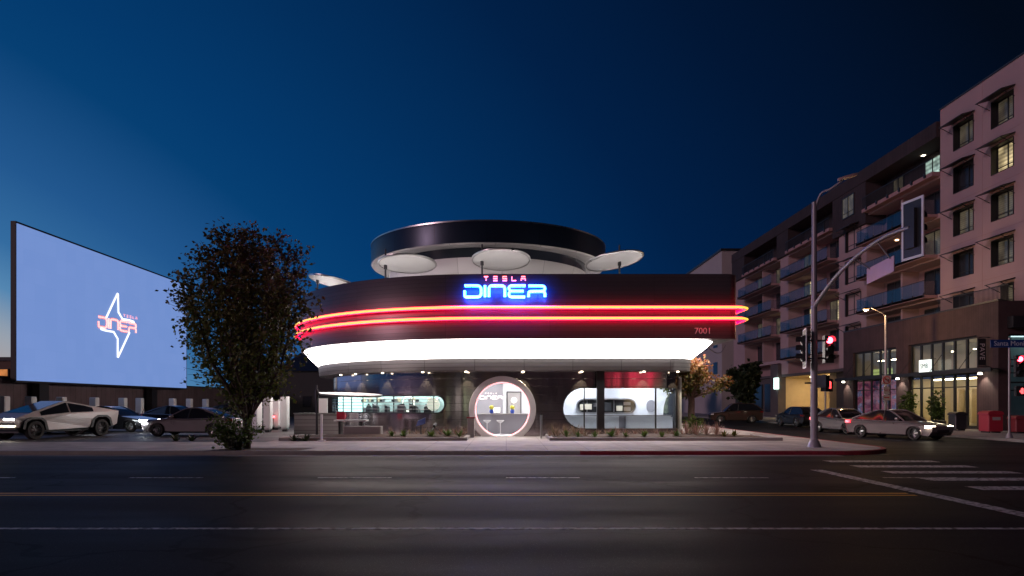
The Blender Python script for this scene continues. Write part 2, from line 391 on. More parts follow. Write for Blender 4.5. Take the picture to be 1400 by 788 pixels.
def tag(o, label=None, cat=None, group=None, kind=None):
    if label: o['label'] = label
    if cat: o['category'] = cat
    if group: o['group'] = group
    if kind: o['kind'] = kind
    return o
def thing(name, label, cat, loc=(0,0,0), rz=0, group=None):
    o = bpy.data.objects.new(name, None); C.objects.link(o)
    o.empty_display_size = 0.3
    o.location = loc; o.rotation_euler = (0,0,rz)
    return tag(o, label, cat, group)
def struct(name, b, m):
    return tag(b.build(name, m), kind='structure')
def copy_tree(o, parent=None):
    c = o.copy(); C.objects.link(c)
    if parent is not None: c.parent = parent
    for ch in [x for x in bpy.data.objects if x.parent == o]: copy_tree(ch, c)
    return c
def text_obj(name, s, size, m, loc, rot, parent=None, extrude=0.006, align='CENTER', spacing=1.0):
    cu = bpy.data.curves.new(name, 'FONT'); cu.body = s; cu.size = size; cu.extrude = extrude
    cu.align_x = align; cu.align_y = 'CENTER'; cu.space_character = spacing; cu.resolution_u = 3
    t = bpy.data.objects.new('tmp', cu); C.objects.link(t)
    bpy.context.view_layer.update()
    me = bpy.data.meshes.new_from_object(t); bpy.data.objects.remove(t); bpy.data.curves.remove(cu)
    me.name = name
    me.transform(Matrix.Translation(loc) @ rot.to_4x4())
    me.materials.clear(); me.materials.append(m)
    return link(name, me, parent)
FACE_CAM = Matrix.Rotation(R(90), 3, 'X')                     # reads from -Y
FACE_LEFT = Matrix(((0,0,-1),(-1,0,0),(0,1,0)))               # reads from -X : text x -> -Y
def chaikin(p, n=2):
    p = [Vector(q) for q in p]
    for _ in range(n):
        q = [p[0]]
        for a, b in zip(p, p[1:]): q += [a*0.75+b*0.25, a*0.25+b*0.75]
        p = q + [p[-1]]
    return p
SKY_STRENGTH, SUN_STRENGTH = 0.015, 0.62

# =================================================================== SETTING
RZ = -0.13                                                    # road level; pavements are at 0
def sheet(x0, y0, x1, y1, z): return B().face([(x0,y0,z),(x1,y0,z),(x1,y1,z),(x0,y1,z)])
struct('ground', sheet(-600, -300, 600, 900, RZ - 0.012), M['lot'])
struct('road', sheet(-300, -40, 300, 24, RZ), M['road'])
struct('side_street', sheet(13.5, 24, 24.6, 260, RZ + 0.001), M['road'])
KX0, KX1 = 14.6, 23.8
def corner_slab(x_side, far, sgn, z0, z1):
    """pavement block with a rounded street corner"""
    rr = 3.0; cx = x_side - sgn*rr; cy = 24 + rr; pts = []
    arc = [(cx + sgn*rr*math.sin(a), cy - rr*math.cos(a)) for a in [R(90)*k/10 for k in range(11)]]
    pts = [(far, 24)] + arc + [(x_side, 260), (far, 260)]
    if sgn < 0: pts = pts[::-1]
    return pts
pl = corner_slab(KX0, -160, 1, 0, 0); pr = corner_slab(KX1, 160, -1, 0, 0)
struct('pavement', B().loft([[(x,y,-0.2) for x,y in pl],[(x,y,0) for x,y in pl]], True, True), M['pave'])
struct('far_pavement', B().loft([[(x,y,-0.2) for x,y in pr],[(x,y,0) for x,y in pr]], True, True), M['pave'])
def kerb_strip(path, w, h0, h1, left):
    b = B(); n = len(path); loops = []
    P = [Vector((x, y, 0)) for x, y in path]
    secs = []
    for i, p in enumerate(P):
        t = (P[min(i+1,n-1)] - P[max(i-1,0)]).normalized(); nn = Vector((t.y, -t.x, 0)) * (1 if left else -1)
        secs.append([p + nn*0.012 + Vector((0,0,h0)), p + nn*0.012 + Vector((0,0,h1-0.02)), p - nn*0.01 + Vector((0,0,h1)), p - nn*w + Vector((0,0,h1)), p - nn*w + Vector((0,0,h0))])
    return b.loft(secs, True, True)
i0 = [p for p in pl if p[1] < 27.01 and p[0] > 0]
left_path = [(-160, 24), (2.6, 24)]
struct('kerb', kerb_strip(left_path, 0.16, RZ-0.05, 0.006, True), M['kerb'])
struct('red_kerb', kerb_strip([(2.6, 24)] + i0 + [(KX0, 60)], 0.16, RZ-0.05, 0.006, True), M['kerb_red'])
j0 = [p for p in pr if p[1] < 27.01 and p[0] < 30]
struct('side_kerb', kerb_strip([(KX1, 200)] + j0[::-1][::-1][::(1 if j0[0][1] > j0[-1][1] else -1)] + [(160, 24)], 0.16, RZ-0.05, 0.006, True), M['kerb'])
struct('gutter', sheet(-160, 23.35, KX0-3, 23.985, RZ+0.004), M['gutter'])
struct('parking_lot', sheet(-60, 29.6, -10.4, 110, 0.004), M['lot'])
# painted markings
b = B()
for y0 in (9.86,): b.face([(-160,y0,RZ+.004),(160,y0,RZ+.004),(160,y0+.12,RZ+.004),(-160,y0+.12,RZ+.004)])
struct('lane_line', b, M['line_white'])
b = B()
for k in range(-30, 3):
    x = k*4.6; b.face([(x,16.6,RZ+.004),(x+1.8,16.6,RZ+.004),(x+1.8,16.71,RZ+.004),(x,16.71,RZ+.004)])
struct('dashed_lane_line', b, M['line_white'])
b = B()
for y0 in (13.42, 13.72): b.face([(-160,y0,RZ+.004),(8.1,y0,RZ+.004),(8.1,y0+.13,RZ+.004),(-160,y0+.13,RZ+.004)])
struct('added_centre_line', b, M['line_yellow'])  # assumed double line, added and coloured for an orange traffic streak
struct('stop_line', B().face([(8.28,9.99,RZ+.006),(8.62,9.99,RZ+.006),(8.62,18.6,RZ+.006),(8.28,18.6,RZ+.006)]), M['line_white'])
b = B()
for y in (21.3, 19.6, 17.95, 16.3, 14.6, 12.9, 11.2):
    b.face([(10.0,y-.3,RZ+.006),(13.4,y-.3,RZ+.006),(13.4,y+.3,RZ+.006),(10.0,y+.3,RZ+.006)])
struct('crosswalk', b, M['line_white'])

# planting strips in front of the diner
def bed(name, x0, y0, x1, y1, lab):
    t = thing(name, lab, 'planter', ((x0+x1)/2, (y0+y1)/2, 0))
    b = B()
    b.box(x0, y0, -0.02, x1, y0+.18, .14).box(x0, y0+.18, -0.02, x0+.18, y1, .14).box(x1-.18, y0+.18, -0.02, x1, y1, .14)
    b.build('kerb_edge', M['concrete'], t)
    # mounded mulch
    g = B(); nx, ny = 40, 8; loops = []
    for j in range(ny+1):
        row = []
        for i in range(nx+1):
            u, v = i/nx, j/ny
            h = .06 + .16*math.sin(math.pi*min(1,max(0,v)))**.7*math.sin(math.pi*u)**.3 + rnd.uniform(-.015,.015)
            row.append((x0+.17+(x1-x0-.34)*u, y0+.17+(y1-y0-.2)*v, h))
        loops.append(row)
    g.loft(loops, False); g.build('mulch', M['soil'], t, smooth=60)
    return t
bed('planter_bed', -10.2, 30.6, -1.75, 33.9, 'low kerbed planting bed running left of the round doorway')
bed('planter_bed', 1.95, 30.6, 12.4, 34.2, 'long kerbed planting bed below the wide white window')
t = tag(B().face([(-10.6,24.35,.008),(-7.4,24.35,.008),(-7.1,25.75,.008),(-10.3,25.75,.008)]).build('tree_pit', M['soil']), kind='structure')

# =================================================================== DINER
CXD, CYD = -1.0, 45.0
def outline(r, Xr, rc, z, nh=72, nf=24, nc=10):
    P = []
    for k in range(nh+1):
        a = R(90) + math.pi*k/nh; P.append((CXD + r*math.cos(a), CYD + r*math.sin(a), z))
    for k in range(1, nf+1): P.append((CXD + (Xr-rc-CXD)*k/nf, CYD - r, z))
    for k in range(1, nc+1):
        a = R(-90) + R(90)*k/nc; P.append((Xr-rc + rc*math.cos(a), CYD-r+rc + rc*math.sin(a), z))
    for k in range(1, 9): P.append((Xr, CYD-r+rc + (2*r-2*rc)*k/8, z))
    for k in range(1, nc+1):
        a = R(90)*k/nc; P.append((Xr-rc + rc*math.cos(a), CYD+r-rc + rc*math.sin(a), z))
    for k in range(1, 12): P.append((Xr-rc + (CXD-Xr+rc)*k/12, CYD+r, z))
    return P
def cum(P, close=True):
    U = [0]
    for a, b_ in zip(P, P[1:] + ([P[0]] if close else [])): U.append(U[-1] + math.dist(a[:2], b_[:2]))
    return U
def ring_wall(specs, uv=True):
    loops = [outline(*s) for s in specs]
    V = [0]
    for a, b_ in zip(specs, specs[1:]): V.append(V[-1] + math.hypot(a[3]-b_[3], a[0]-b_[0]))
    return B().loft(loops, True, False, (cum(loops[0]), V))

D = thing('diner_building', 'round ended steel clad diner with two bands of red neon and a glowing white soffit', 'diner', (CXD, CYD, 0))
fas = ring_wall([(11.75,11.0,.35,4.80),(12.0,11.25,.5,4.80),(12.0,11.25,.5,7.90),(11.97,11.22,.5,7.94),(11.8,11.05,.4,7.94),(11.8,11.05,.4,6.85)])
fas.build('fascia', M['fascia'], D, smooth=40)
b = B(); o1 = outline(11.76,11.01,.36,4.802); b.f.append(tuple(reversed(range(len(o1))))); b.v += o1; b.uv.append(None)
b.build('underside', M['collar'], D)
b = B(); o1 = outline(11.8,11.05,.4,6.9); b.f.append(tuple(range(len(o1)))); b.v += o1; b.uv.append(None)
b.build('roof_deck', M['concrete'], D)
ring_wall([(10.98,9.52,1.3,3.92),(11.5,10.2,1.9,4.42),(11.82,10.62,2.3,4.796)]).build('lit_soffit', M['soffit'], D, smooth=50)
col = ring_wall([(10.1,9.1,1.0,3.30),(10.9,9.45,1.25,3.30),(10.92,9.47,1.25,3.32),(10.98,9.52,1.3,3.90),(10.98,9.52,1.3,3.925)])
col.build('collar', M['collar'], D, smooth=40)
# roof line glow that lights the rotunda and parasols from below
b = ring_wall([(11.72,10.95,.4,7.45),(11.72,10.95,.4,7.6)]); b.f = [tuple(reversed(f)) for f in b.f]
b.uv = [None]*len(b.f); b.build('parapet_light', emit('parapet strip light', (1, .91, .88), 24), D)

# ---- wall with openings: laid out flat in (u, z) then wrapped round the plan
WR, WX, WC = 10.1, 9.1, 1.0
Wp = outline(WR, WX, WC, 0, nh=96, nf=40, nc=12); Wu = cum(Wp)
UF = math.pi*WR
def wrap(u, off=0.0):
    """plan point at arc length u, off metres outwards"""
    import bisect
    k = min(max(bisect.bisect_right(Wu, u) - 1, 0), len(Wp)-1)
    a, c = Vector(Wp[k][:2]), Vector(Wp[(k+1) % len(Wp)][:2])
    f = (u - Wu[k]) / max(1e-9, Wu[k+1]-Wu[k]); p = a.lerp(c, f); t = (c-a).normalized()
    return p.x + t.y*off, p.y - t.x*off
def ux(X): return UF + (X - CXD)
def stadium(u0, u1, z0, z1, left=True, right=True, n=14):
    r = (z1-z0)/2; zc = (z0+z1)/2; P = []
    if right: P += [(u1-r + r*math.cos(a), zc + r*math.sin(a)) for a in [R(-90)+R(180)*k/n for k in range(n+1)]]
    else: P += [(u1, z0), (u1, z1)]
    if left: P += [(u0+r + r*math.cos(a), zc + r*math.sin(a)) for a in [R(90)+R(180)*k/n for k in range(n+1)]]
    else: P += [(u0, z1), (u0, z0)]
    return P
PX, PZ = -0.19, 1.36
def portal_loop(r, n=40):
    a0 = math.asin(min(1, PZ/r)); return [(ux(PX) + r*math.cos(a), PZ + r*math.sin(a)) for a in [-a0 + (math.pi+2*a0)*k/n for k in range(n+1)]]
win_l = stadium(UF-13.2, UF-2.2, 1.2, 2.04)
def dense(P, step=.3):
    out = []
    for a, c in zip(P, P[1:]+P[:1]):
        n = max(1, int(math.dist(a, c)/step)); out += [(a[0]+(c[0]-a[0])*k/n, a[1]+(c[1]-a[1])*k/n) for k in range(n)]
    return out
win_r = stadium(ux(2.92), ux(8.75), 0.39, 2.45, True, False)
po = [(u, max(z, 0.0)) for u, z in portal_loop(1.56)]
holes = [win_l, win_r]
def in_poly(p, P):
    c = False; x, y = p
    for i in range(len(P)):
        (x1, y1), (x2, y2) = P[i-1], P[i]
        if (y1 > y) != (y2 > y) and x < (x2-x1)*(y-y1)/(y2-y1)+x1: c = not c
    return c
def wall_mesh(u0, u1, z0, z1, holes):
    V, E = [], []
    def loop(P, close=True):
        n = len(V); V.extend(Vector(p) for p in P)
        E.extend((n+i, n+(i+1) % len(P)) for i in range(len(P) if close else len(P)-1))
    loop([(u0,z0),(u1,z0),(u1,z1),(u0,z1)])
    for h in holes: loop(h)
    us = [u for u in Wu if u0+.02 < u < u1-.02]
    for u in us: loop([(u,z0),(u,z1)], False)
    vs, es, fs, *_ = delaunay_2d_cdt(V, E, [], 0, 1e-4)
    b = B()
    for f in fs:
        c = sum((vs[i] for i in f), Vector((0,0)))/len(f)
        if any(in_poly(c, h) for h in holes): continue
        pts = [vs[i] for i in f]
        area = sum(a.x*c2.y-c2.x*a.y for a, c2 in zip(pts, pts[1:]+pts[:1]))
        if area < 0: pts = pts[::-1]
        b.face([(*wrap(p.x), p.y) for p in pts], [(p.x, p.y) for p in pts])
    return b
# merge vertices so the curve shades smoothly
def weld(b):
    key = {}; remap = []; nv = []
    for p in b.v:
        k = tuple(round(c, 4) for c in p)
        if k not in key: key[k] = len(nv); nv.append(p)
        remap.append(key[k])
    b.v = nv; b.f = [tuple(remap[i] for i in f) for f in b.f]
    ok = [i for i, f in enumerate(b.f) if len(set(f)) == len(f)]
    b.f = [b.f[i] for i in ok]; b.uv = [b.uv[i] for i in ok]
    return b
weld(wall_mesh(0, Wu[-1], 0, 3.3, holes + [po])).build('wall', M['steel'], D, smooth=35)
def reveal(P, depth, close=True):
    L0 = [(*wrap(u, 0.0), z) for u, z in P]; L1 = [(*wrap(u, -depth), z) for u, z in P]
    return B().loft([L1, L0], close)
def frame_ring(P, w, proud, depth, close=True):
    """raised rim following an opening"""
    n = len(P); c = (sum(p[0] for p in P)/n, sum(p[1] for p in P)/n); Q = []
    for i in range(n):
        a, b_ = Vector(P[i-1] if (i or close) else P[0]), Vector(P[(i+1) % n] if (i < n-1 or close) else P[-1])
        t = (b_-a).normalized(); nrm = Vector((t.y, -t.x)); Q.append((P[i][0]+nrm.x*w, P[i][1]+nrm.y*w))
    f = lambda S, o: [(*wrap(u, o), z) for u, z in S]
    return B().loft([f(P, -depth), f(P, proud), f(Q, proud), f(Q, -0.01)], close)
# left ribbon window
wl = frame_ring(dense(win_l), .06, .05, .18).build('window', M['dark'], D, smooth=40)
for u in [UF-2.2-.62-k*1.22 for k in range(9)]:
    b = B()
    p = wrap(u, -.04); q = wrap(u, -.09); p2 = wrap(u+.04, -.04); q2 = wrap(u+.04, -.09)
    b.loft([[(*p,1.2),(*p2,1.2),(*q2,1.2),(*q,1.2)],[(*p,2.04),(*p2,2.04),(*q2,2.04),(*q,2.04)]], True, True)
    b.build('mullion', M['dark'], wl)
b = B()
for z in (1.37, 1.55, 1.72, 1.88):
    us = [UF-12.9 + 10.4*k/60 for k in range(61)]
    b.tube([(*wrap(u, .02), z) for u in us], .016, 6)
b.build('guard_rail', M['steel_item'], wl)
gz = B(); us = [UF-13.15 + 10.9*k/60 for k in range(61)]
gz.loft([[(*wrap(u,-.13),1.2) for u in us],[(*wrap(u,-.13),2.04) for u in us]], False); gz.build('pane', M['glass'], wl, smooth=60)
# right wide window
wr = frame_ring(win_r, .05, .05, .18).build('window', M['black'], D, smooth=40)
for X, w in ((4.0,.06),(7.66,.07),(8.72,.1)): B().box(X-w/2, 34.93, .39, X+w/2, 35.02, 2.45).build('mullion', M['black'], wr)
B().box(2.95, 35.03, .40, 8.7, 35.04, 2.44).build('pane', M['glass'], wr)
# the post standing outside the window
b = B().box(4.58, 34.35, 0, 4.95, 34.6, 3.3); b.build('outer_post', M['dark'], D)
# portal
def portal_ring(r0, r1, y0, y1, n=48):
    def L(r, y):
        a0 = math.asin(min(1, PZ/r)); return [(PX + r*math.cos(a), y, max(0, PZ + r*math.sin(a))) for a in [-a0 + (math.pi+2*a0)*k/n for k in range(n+1)]]
    return B().loft([L(r0,y1), L(r0,y0+.03), L(r0+.03,y0), L(r1-.03,y0), L(r1,y0+.03), L(r1,y1)], False)
pr_ = portal_ring(1.40, 1.70, 34.5, 35.2).build('portal', mat('pale satin ring', (.62,.58,.59), .4), D, smooth=40)
pts = [(PX + 1.36*math.cos(a), 34.62, PZ + 1.36*math.sin(a)) for a in [R(-78)+R(336)*k/60 for k in range(61)]]
B().tube(pts, .022, 8).build('portal_neon', M['neon_pink'], pr_)
B().box(PX-1.1, 34.5, -.01, PX+1.1, 35.3, .02).build('threshold', M['white_paint'], pr_)
pts = [(PX + .02*k/12 - .42 + .42 + .29*math.cos(a)-.02, 34.9, 1.15 + .29*math.sin(a)) for k, a in enumerate([2*math.pi*k/24 for k in range(25)])]
# collar downlights
for px_ in (466, 486, 523, 578, 637, 715, 795, 880, 926):
    X = (px_-CX)/F*34.6
    if X < CXD:
        rr = 10.5; s = (px_-CX)/F; 
        # ray meets the circle of radius 10.5
        A = 1+s*s; Bq = -2*(s*CXD+CYD); Cq = CXD**2+CYD**2-rr*rr; disc = Bq*Bq-4*A*Cq
        if disc < 0: continue
        Y = (-Bq - math.sqrt(disc))/(2*A); X = s*Y
    else: Y = CYD-10.5
    d = B().lathe([(.05,.0),(.065,.0),(.065,-.05),(.05,-.05),(.045,-.02),(0.001,-.02)], 16, (X,Y,3.30)).build('downlight', emit('downlight lens', (1,.86,.6), 9) if 'dl' not in M else M['dl'], D)
    M['dl'] = d.data.materials[0]
    la = bpy.data.lights.new('downlight_lamp', 'SPOT'); la.energy = 95; la.color = (1,.84,.56); la.spot_size = R(62); la.spot_blend = .35; la.shadow_soft_size = .04
    lo = bpy.data.objects.new('downlight_lamp', la); C.objects.link(lo)
    out = Vector((CXD-X, CYD-Y, 0)).normalized() if X < CXD else Vector((0,1,0))
    lo.location = Vector((X,Y,3.22)); lo.rotation_euler = Vector((out.x*.32, out.y*.32, -1)).to_track_quat('-Z','Y').to_euler()
    lo.parent = d; lo.matrix_parent_inverse = Matrix.Identity(4)

# ---- neon rings
for z in (6.28, 5.75):
    o = outline(12.38, 11.75, .75, z); 
    tb = B().tube(o, .05, 8, closed=True).build('neon_tube', M['neon_red'], D, smooth=60)
    o = outline(12.28, 11.63, .7, z)
    B().tube(o, .085, 10, closed=True).build('added_neon_halo', M['neon_glow'], tb, smooth=60)  # glowing tube added behind the core for a crimson fringe and cast light
b = B()
for k in range(26):
    o = outline(12.0, 11.25, .5, 0); o2 = outline(12.38, 11.75, .75, 0)
    i = 28 + k*3
    if i >= len(o): break
    for z in (6.28, 5.75): b.tube([(o[i][0],o[i][1],z-.05),(o2[i][0],o2[i][1],z-.05)], .018, 6)
b.build('neon_bracket', M['dark'], D)
text_obj('street_number', '7001', .42, mat('number plate steel', (.75,.62,.66), .5, .1), at(961, 453, 32.985), FACE_CAM, D, .02)

# ---- rotunda on the roof
rc_ = (CXD-.15, CYD, 0)
B().lathe([(7.35,11.72),(7.5,11.74),(7.6,11.68),(7.62,11.5),(7.6,10.5)], 128, rc_, True).build('ring_band', M['dark_band'], D, smooth=30)
B().lathe([(7.52,11.76),(7.63,11.74),(7.63,11.66)], 128, rc_).build('ring_trim', M['steel_item'], D, smooth=30)
B().lathe([(7.6,10.5),(7.52,10.42),(6.35,10.5)], 128, rc_, True).build('ring_soffit', M['white_panel'], D, smooth=30)
B().lathe([(6.4,10.5),(6.3,9.9)], 96, rc_).build('drum', M['drum'], D, smooth=30)
B().lathe([(6.3,9.93),(6.42,9.95),(6.42,9.85),(6.1,8.6),(5.7,6.9)], 128, rc_, True).build('bowl', M['white_panel'], D, smooth=30)
B().lathe([(7.4,11.7),(.01,11.74)], 64, rc_).build('roof', M['dark'], D, smooth=30)

# ---- the wordmark sign
def glyph_paths(s, cx=690, cy=327):
    raw = [
     [(150,252),(320,252),(350,258),(372,285),(375,327),(372,370),(350,396),(325,402),(175,402),(156,398),(152,380),(152,320)],
     [(425,250),(425,402)],
     [(478,402),(478,300),(482,272),(500,256),(525,252),(645,252),(670,256),(688,272),(692,300),(692,402)],
     [(970,252),(800,252),(765,256),(748,275),(748,300),(772,325),(748,350),(748,378),(765,398),(800,402),(965,402)],
     [(780,326),(945,326)],
     [(1010,255),(1190,255),(1220,262),(1234,285),(1225,315),(1200,328),(1050,328),(1022,332),(1012,350),(1012,402)],
     [(1205,328),(1228,340),(1232,365),(1232,402)]]
    return [[((x-cx)/100*s, (cy-y)/100*s) for x, y in p] for p in raw]
SG = thing('neon_sign', 'blue neon DINER lettering with small red capitals above it on the dark fascia', 'neon sign', (at(690, 398, 32.62)[0], 32.62, 7.05))
sx, sy, sz = SG.location
b = B()
for p in glyph_paths(.356): b.tube(chaikin([(sx+x, sy, sz+z) for x, z in p], 1), .05, 8)
bl = b.build('blue_letters', M['neon_blue'], SG, smooth=60)
b = B()
for p in glyph_paths(.356): b.tube(chaikin([(sx+x, sy+.15, sz+z) for x, z in p], 1), .072, 8)
b.build('added_letter_halo', M['blue_glow'], bl, smooth=60)  # second glowing tube added behind the letters to make their blue halo
small = {'T': [[(0,1),(1,1)],[(.5,1),(.5,0)]], 'E': [[(0,1),(1,1)],[(0,.5),(1,.5)],[(0,0),(1,0)]], 'S': [[(1,1),(0,1),(0,.55),(1,.45),(1,0),(0,0)]],
         'L': [[(0,1),(0,0),(1,0)]], 'A': [[(0,1),(1,1)],[(0,0),(0,.5),(1,.5),(1,0)]]}
def small_word(place, h, gap, r, name, m, parent):
    for i, ch in enumerate('TESLA'):
        b = B()
        for p in small[ch]: b.tube([place((i-2)*gap + (x-.5)*h*1.05, (z-.5)*h) for x, z in p], r, 6)
        b.build(name, m, parent, 60)
small_word(lambda x, z: (sx+x, sy, 7.64+z), .19, .445, .03, 'red_letter', M['neon_smallred'], SG)
b = B()
for X in (-1.6,-.8,0,.8,1.6):
    for z in (6.85, 7.25): b.tube([(sx+X, sy+.02, z),(sx+X, 33.0, z)], .015, 6)
b.build('standoff', M['dark'], SG)

# ---- roof parasols
def parasol(label, px, py, Y, r, tilt, roll, pole_px, top_px, base_z, group, cat='parasol'):
    c = Vector(at(px, py, Y)); pb = Vector(((pole_px-CX)/F*Y, Y, base_z)); ztop = at(0, top_px, Y)[2]
    t = thing('disc_parasol', label, cat, pb, 0, group)
    rot = Matrix.Rotation(R(tilt), 4, 'X') @ Matrix.Rotation(R(roll), 4, 'Y')
    b = B().lathe([(.001,-.06),(r*.5,-.05),(r*.9,-.01),(r*.97,.02),(r,.05),(r*.98,.085),(r*.5,.06),(.001,.09)], 64)
    b.v = [tuple(c + rot @ Vector(p)) for p in b.v]; b.build('disc', M['white_paint'], t, smooth=50)
    b = B().lathe([(r*.955,-.005),(r*.985,-.012),(r*1.012,.03),(r*1.012,.09),(r*.97,.095)], 64)
    b.v = [tuple(c + rot @ Vector(p)) for p in b.v]; b.build('rim', M['steel_item'], t, smooth=50)
    off = Y + .02
    B().tube([(pb.x,off,base_z),(pb.x,off,ztop)], [.06,.045], 10).build('pole', M['dark'], t, smooth=60)
    hit = c + rot @ Vector((pb.x-c.x, 0, 0))
    B().tube([(pb.x,off,hit.z-.25),(pb.x,off,hit.z+.2)], .09, 10).build('hub', M['dark'], t, smooth=60)
    return t
RG = 'white disc parasols on the roof terrace'
parasol('white disc parasol left of the neon lettering, its pole through the left side', 557, 362, 36.6, 1.55, -7, 0, 527, 341, 6.9, RG)
parasol('white disc parasol directly above the neon lettering', 685, 356.5, 36.2, 1.55, -9, 0, 659, 334, 6.9, RG)
parasol('tilted white disc parasol at the right of the roof, against the sky', 840, 358, 36.8, 1.58, -6, -9, 847, 335, 6.9, RG)
parasol('white disc parasol at the left end of the roof beside the tree', 456, 387, 41.5, 1.5, -4, 12, 434, 377, 6.9, RG)
parasol('white disc parasol over the seating left of the ribbon window', 480, 541, 33.6, 1.5, 3, 2.5, 433, 527, 0, None)

# ---- rooms behind the openings
def room(name, lab, x0, y0, x1, y1, z1, wallmat, lampmat, wrapped=False):
    t = thing(name, lab, 'interior', ((x0+x1)/2, (y0+y1)/2, 0))
    b = B(); b.box(x0, y0, .005, x1, y1, .02).box(x0, y1, 0, x1, y1+.1, z1).box(x0-.1, y0, 0, x0, y1, z1).box(x1, y0, 0, x1+.1, y1, z1).box(x0, y0, z1, x1, y1, z1+.05)
    b.build('room_shell', wallmat, t)
    nx = max(1, int((x1-x0)/2.2))
    b = B()
    for k in range(nx):
        xc = x0 + (x1-x0)*(k+.5)/nx; b.box(xc-.6, (y0+y1)/2-.9, z1-.03, xc+.6, (y0+y1)/2+.9, z1-.004)
    b.build('ceiling_light', lampmat, t)
    return t
EN = room('entrance_room', 'bright entrance room seen through the round doorway', -2.6, 35.32, 2.3, 39.4, 3.2, M['room'], M['lamp_room'])
B().box(-2.58, 39.3, .02, -.2, 39.37, 3.15).build('accent_wall', M['room_grey'], EN)
b = B()
for p in glyph_paths(.118): b.tube([(-.87+x, 39.24, 2.0+z) for x, z in p], .02, 6)
b.build('wall_letters', emit('pink wall letters', (1,.75,.75), 1.6), EN)
small_word(lambda x, z: (-.87+x, 39.24, 2.24+z), .06, .15, .01, 'wall_letter', emit('pale wall letters', (1,.6,.6), 1.0), EN)
dr = B().box(.08, 39.33, .02, .82, 39.37, 2.3).build('door', M['concrete'], EN)
b = B().box(.02, 39.3, .02, .08, 39.36, 2.36).box(.82, 39.3, .02, .88, 39.36, 2.36).box(.08, 39.3, 2.3, .82, 39.36, 2.36); b.build('door_frame', M['dark'], dr)
B().xcyl((.45, 39.31, 1.85), .17, .04, 'Y').build('porthole', emit('pale round door light', (1,.93,.7), .8), dr)
t = thing('service_counter', 'curved grey counter behind the two white stools', 'counter', (-.2, 37.3, 0))
arc = [(-1.9 + 3.9*k/20, 37.0 + .55*((k-8)/12)**2) for k in range(21)]
B().loft([[(x,y,.02) for x,y in arc],[(x,y,1.06) for x,y in arc],[(x,y+.6,1.06) for x,y in arc],[(x,y+.6,.02) for x,y in arc]], False).build('counter_front', M['room_grey'], t, smooth=40)
B().loft([[(x,y-.06,1.06) for x,y in arc],[(x,y-.06,1.12) for x,y in arc],[(x,y+.66,1.12) for x,y in arc],[(x,y+.66,1.06) for x,y in arc]], False).build('counter_top', M['concrete'], t, smooth=40)
def stool(label, X, Y, g):
    t = thing('bar_stool', label, 'stool', (X,Y,.02), 0, g)
    B().lathe([(.001,.0),(.2,.0),(.2,.02),(.05,.04),(.03,.1)], 24).build('base', M['white_paint'], t, 50, False)
    B().lathe([(.03,.1),(.028,.6)], 16).build('stem', M['white_paint'], t, 50, False)
    B().lathe([(.03,.6),(.12,.66),(.21,.74),(.2,.76),(.001,.745)], 28).build('seat', M['white_paint'], t, 50, False)
    return t
stool('white pedestal stool nearest the left edge of the round doorway', at(666,0,36.2)[0], 36.2, 'white pedestal stools inside the doorway')
stool('white pedestal stool in the middle of the round doorway', at(684,0,36.2)[0], 36.2, 'white pedestal stools inside the doorway')
def jar(label, px_):
    X = at(px_,0,37.3)[0]; t = thing('counter_jar', label, 'jar', (X,37.3,1.12), 0, 'blue and yellow jars on the counter')
    B().lathe([(.001,0),(.07,0),(.115,.08),(.115,.15),(.07,.22)], 20).build('jar_body', mat('blue glaze', (.02,.06,.35), .25), t, 60, False)
    B().lathe([(.07,.22),(.12,.28),(.135,.36),(.09,.43),(.001,.45)], 20).build('jar_top', mat('yellow glaze', (.45,.42,.02), .3), t, 60, False)
jar('blue jar with a yellow top in front of the grey wall lettering', 672); jar('blue jar with a yellow top in front of the door', 700.5)
t = thing('counter_screen', 'small pale screen standing on the counter between the two jars', 'screen', (at(679,0,37.5)[0],37.5,1.12))
x0 = t.location.x; B().box(x0-.19,37.49,1.17,x0+.19,37.53,1.45).build('display', emit('pale display', (1,.95,.75), .9), t); B().box(x0-.05,37.47,1.12,x0+.05,37.56,1.17).build('foot', M['dark'], t)
# kitchen counter room
KR = room('counter_room', 'white order room with a dark serving hatch behind the wide window', 2.5, 35.4, 9.0, 38.2, 3.0, M['room'], M['lamp_room'])
def flat_stadium(x0, x1, z0, z1, y, n=14):
    return [(u, y, z) for u, z in stadium(x0, x1, z0, z1, True, True, n)]
ha = at(790,547,38)[0]; hb = at(868,547,38)[0]
S0 = flat_stadium(ha, hb, 1.17, 1.87, 38.17)
S1 = flat_stadium(ha, hb, 1.17, 1.87, 37.95)
So = flat_stadium(ha-.07, hb+.07, 1.1, 1.94, 37.95); So2 = flat_stadium(ha-.07, hb+.07, 1.1, 1.94, 38.19)
hatch = B().loft([S0, S1, So, So2], True).build('hatch_frame', M['steel_item'], KR, smooth=40)
b = B(); b.v = list(flat_stadium(ha, hb, 1.17, 1.87, 38.16)); b.f = [tuple(range(len(b.v)))]; b.uv = [None]; b.build('hatch_back', M['black'], hatch)
b = B()
for px0, px1, y0, y1 in ((793,797,553,561),(799,809,552.5,560),(843,851,555,562)): b.box(at(px0,0,38)[0], 37.98, at(0,y1,38)[2], at(px1,0,38)[0], 38.1, at(0,y0,38)[2])
b.build('order_ticket', mat('cream card', (.62,.55,.42), .7), hatch)
b = B()
for px0, px1, y0, y1 in ((853,862,550,554),(853,862,557,562),(812,817,551,556)): b.box(at(px0,0,38)[0], 37.98, at(0,y1,38)[2], at(px1,0,38)[0], 38.12, at(0,y0,38)[2])
for x in (ha+.5, ha+1.3, ha+2.0): b.box(x, 38.0, 1.2, x+.04, 38.14, 1.84)
b.build('hatch_shelf', M['steel_item'], hatch)
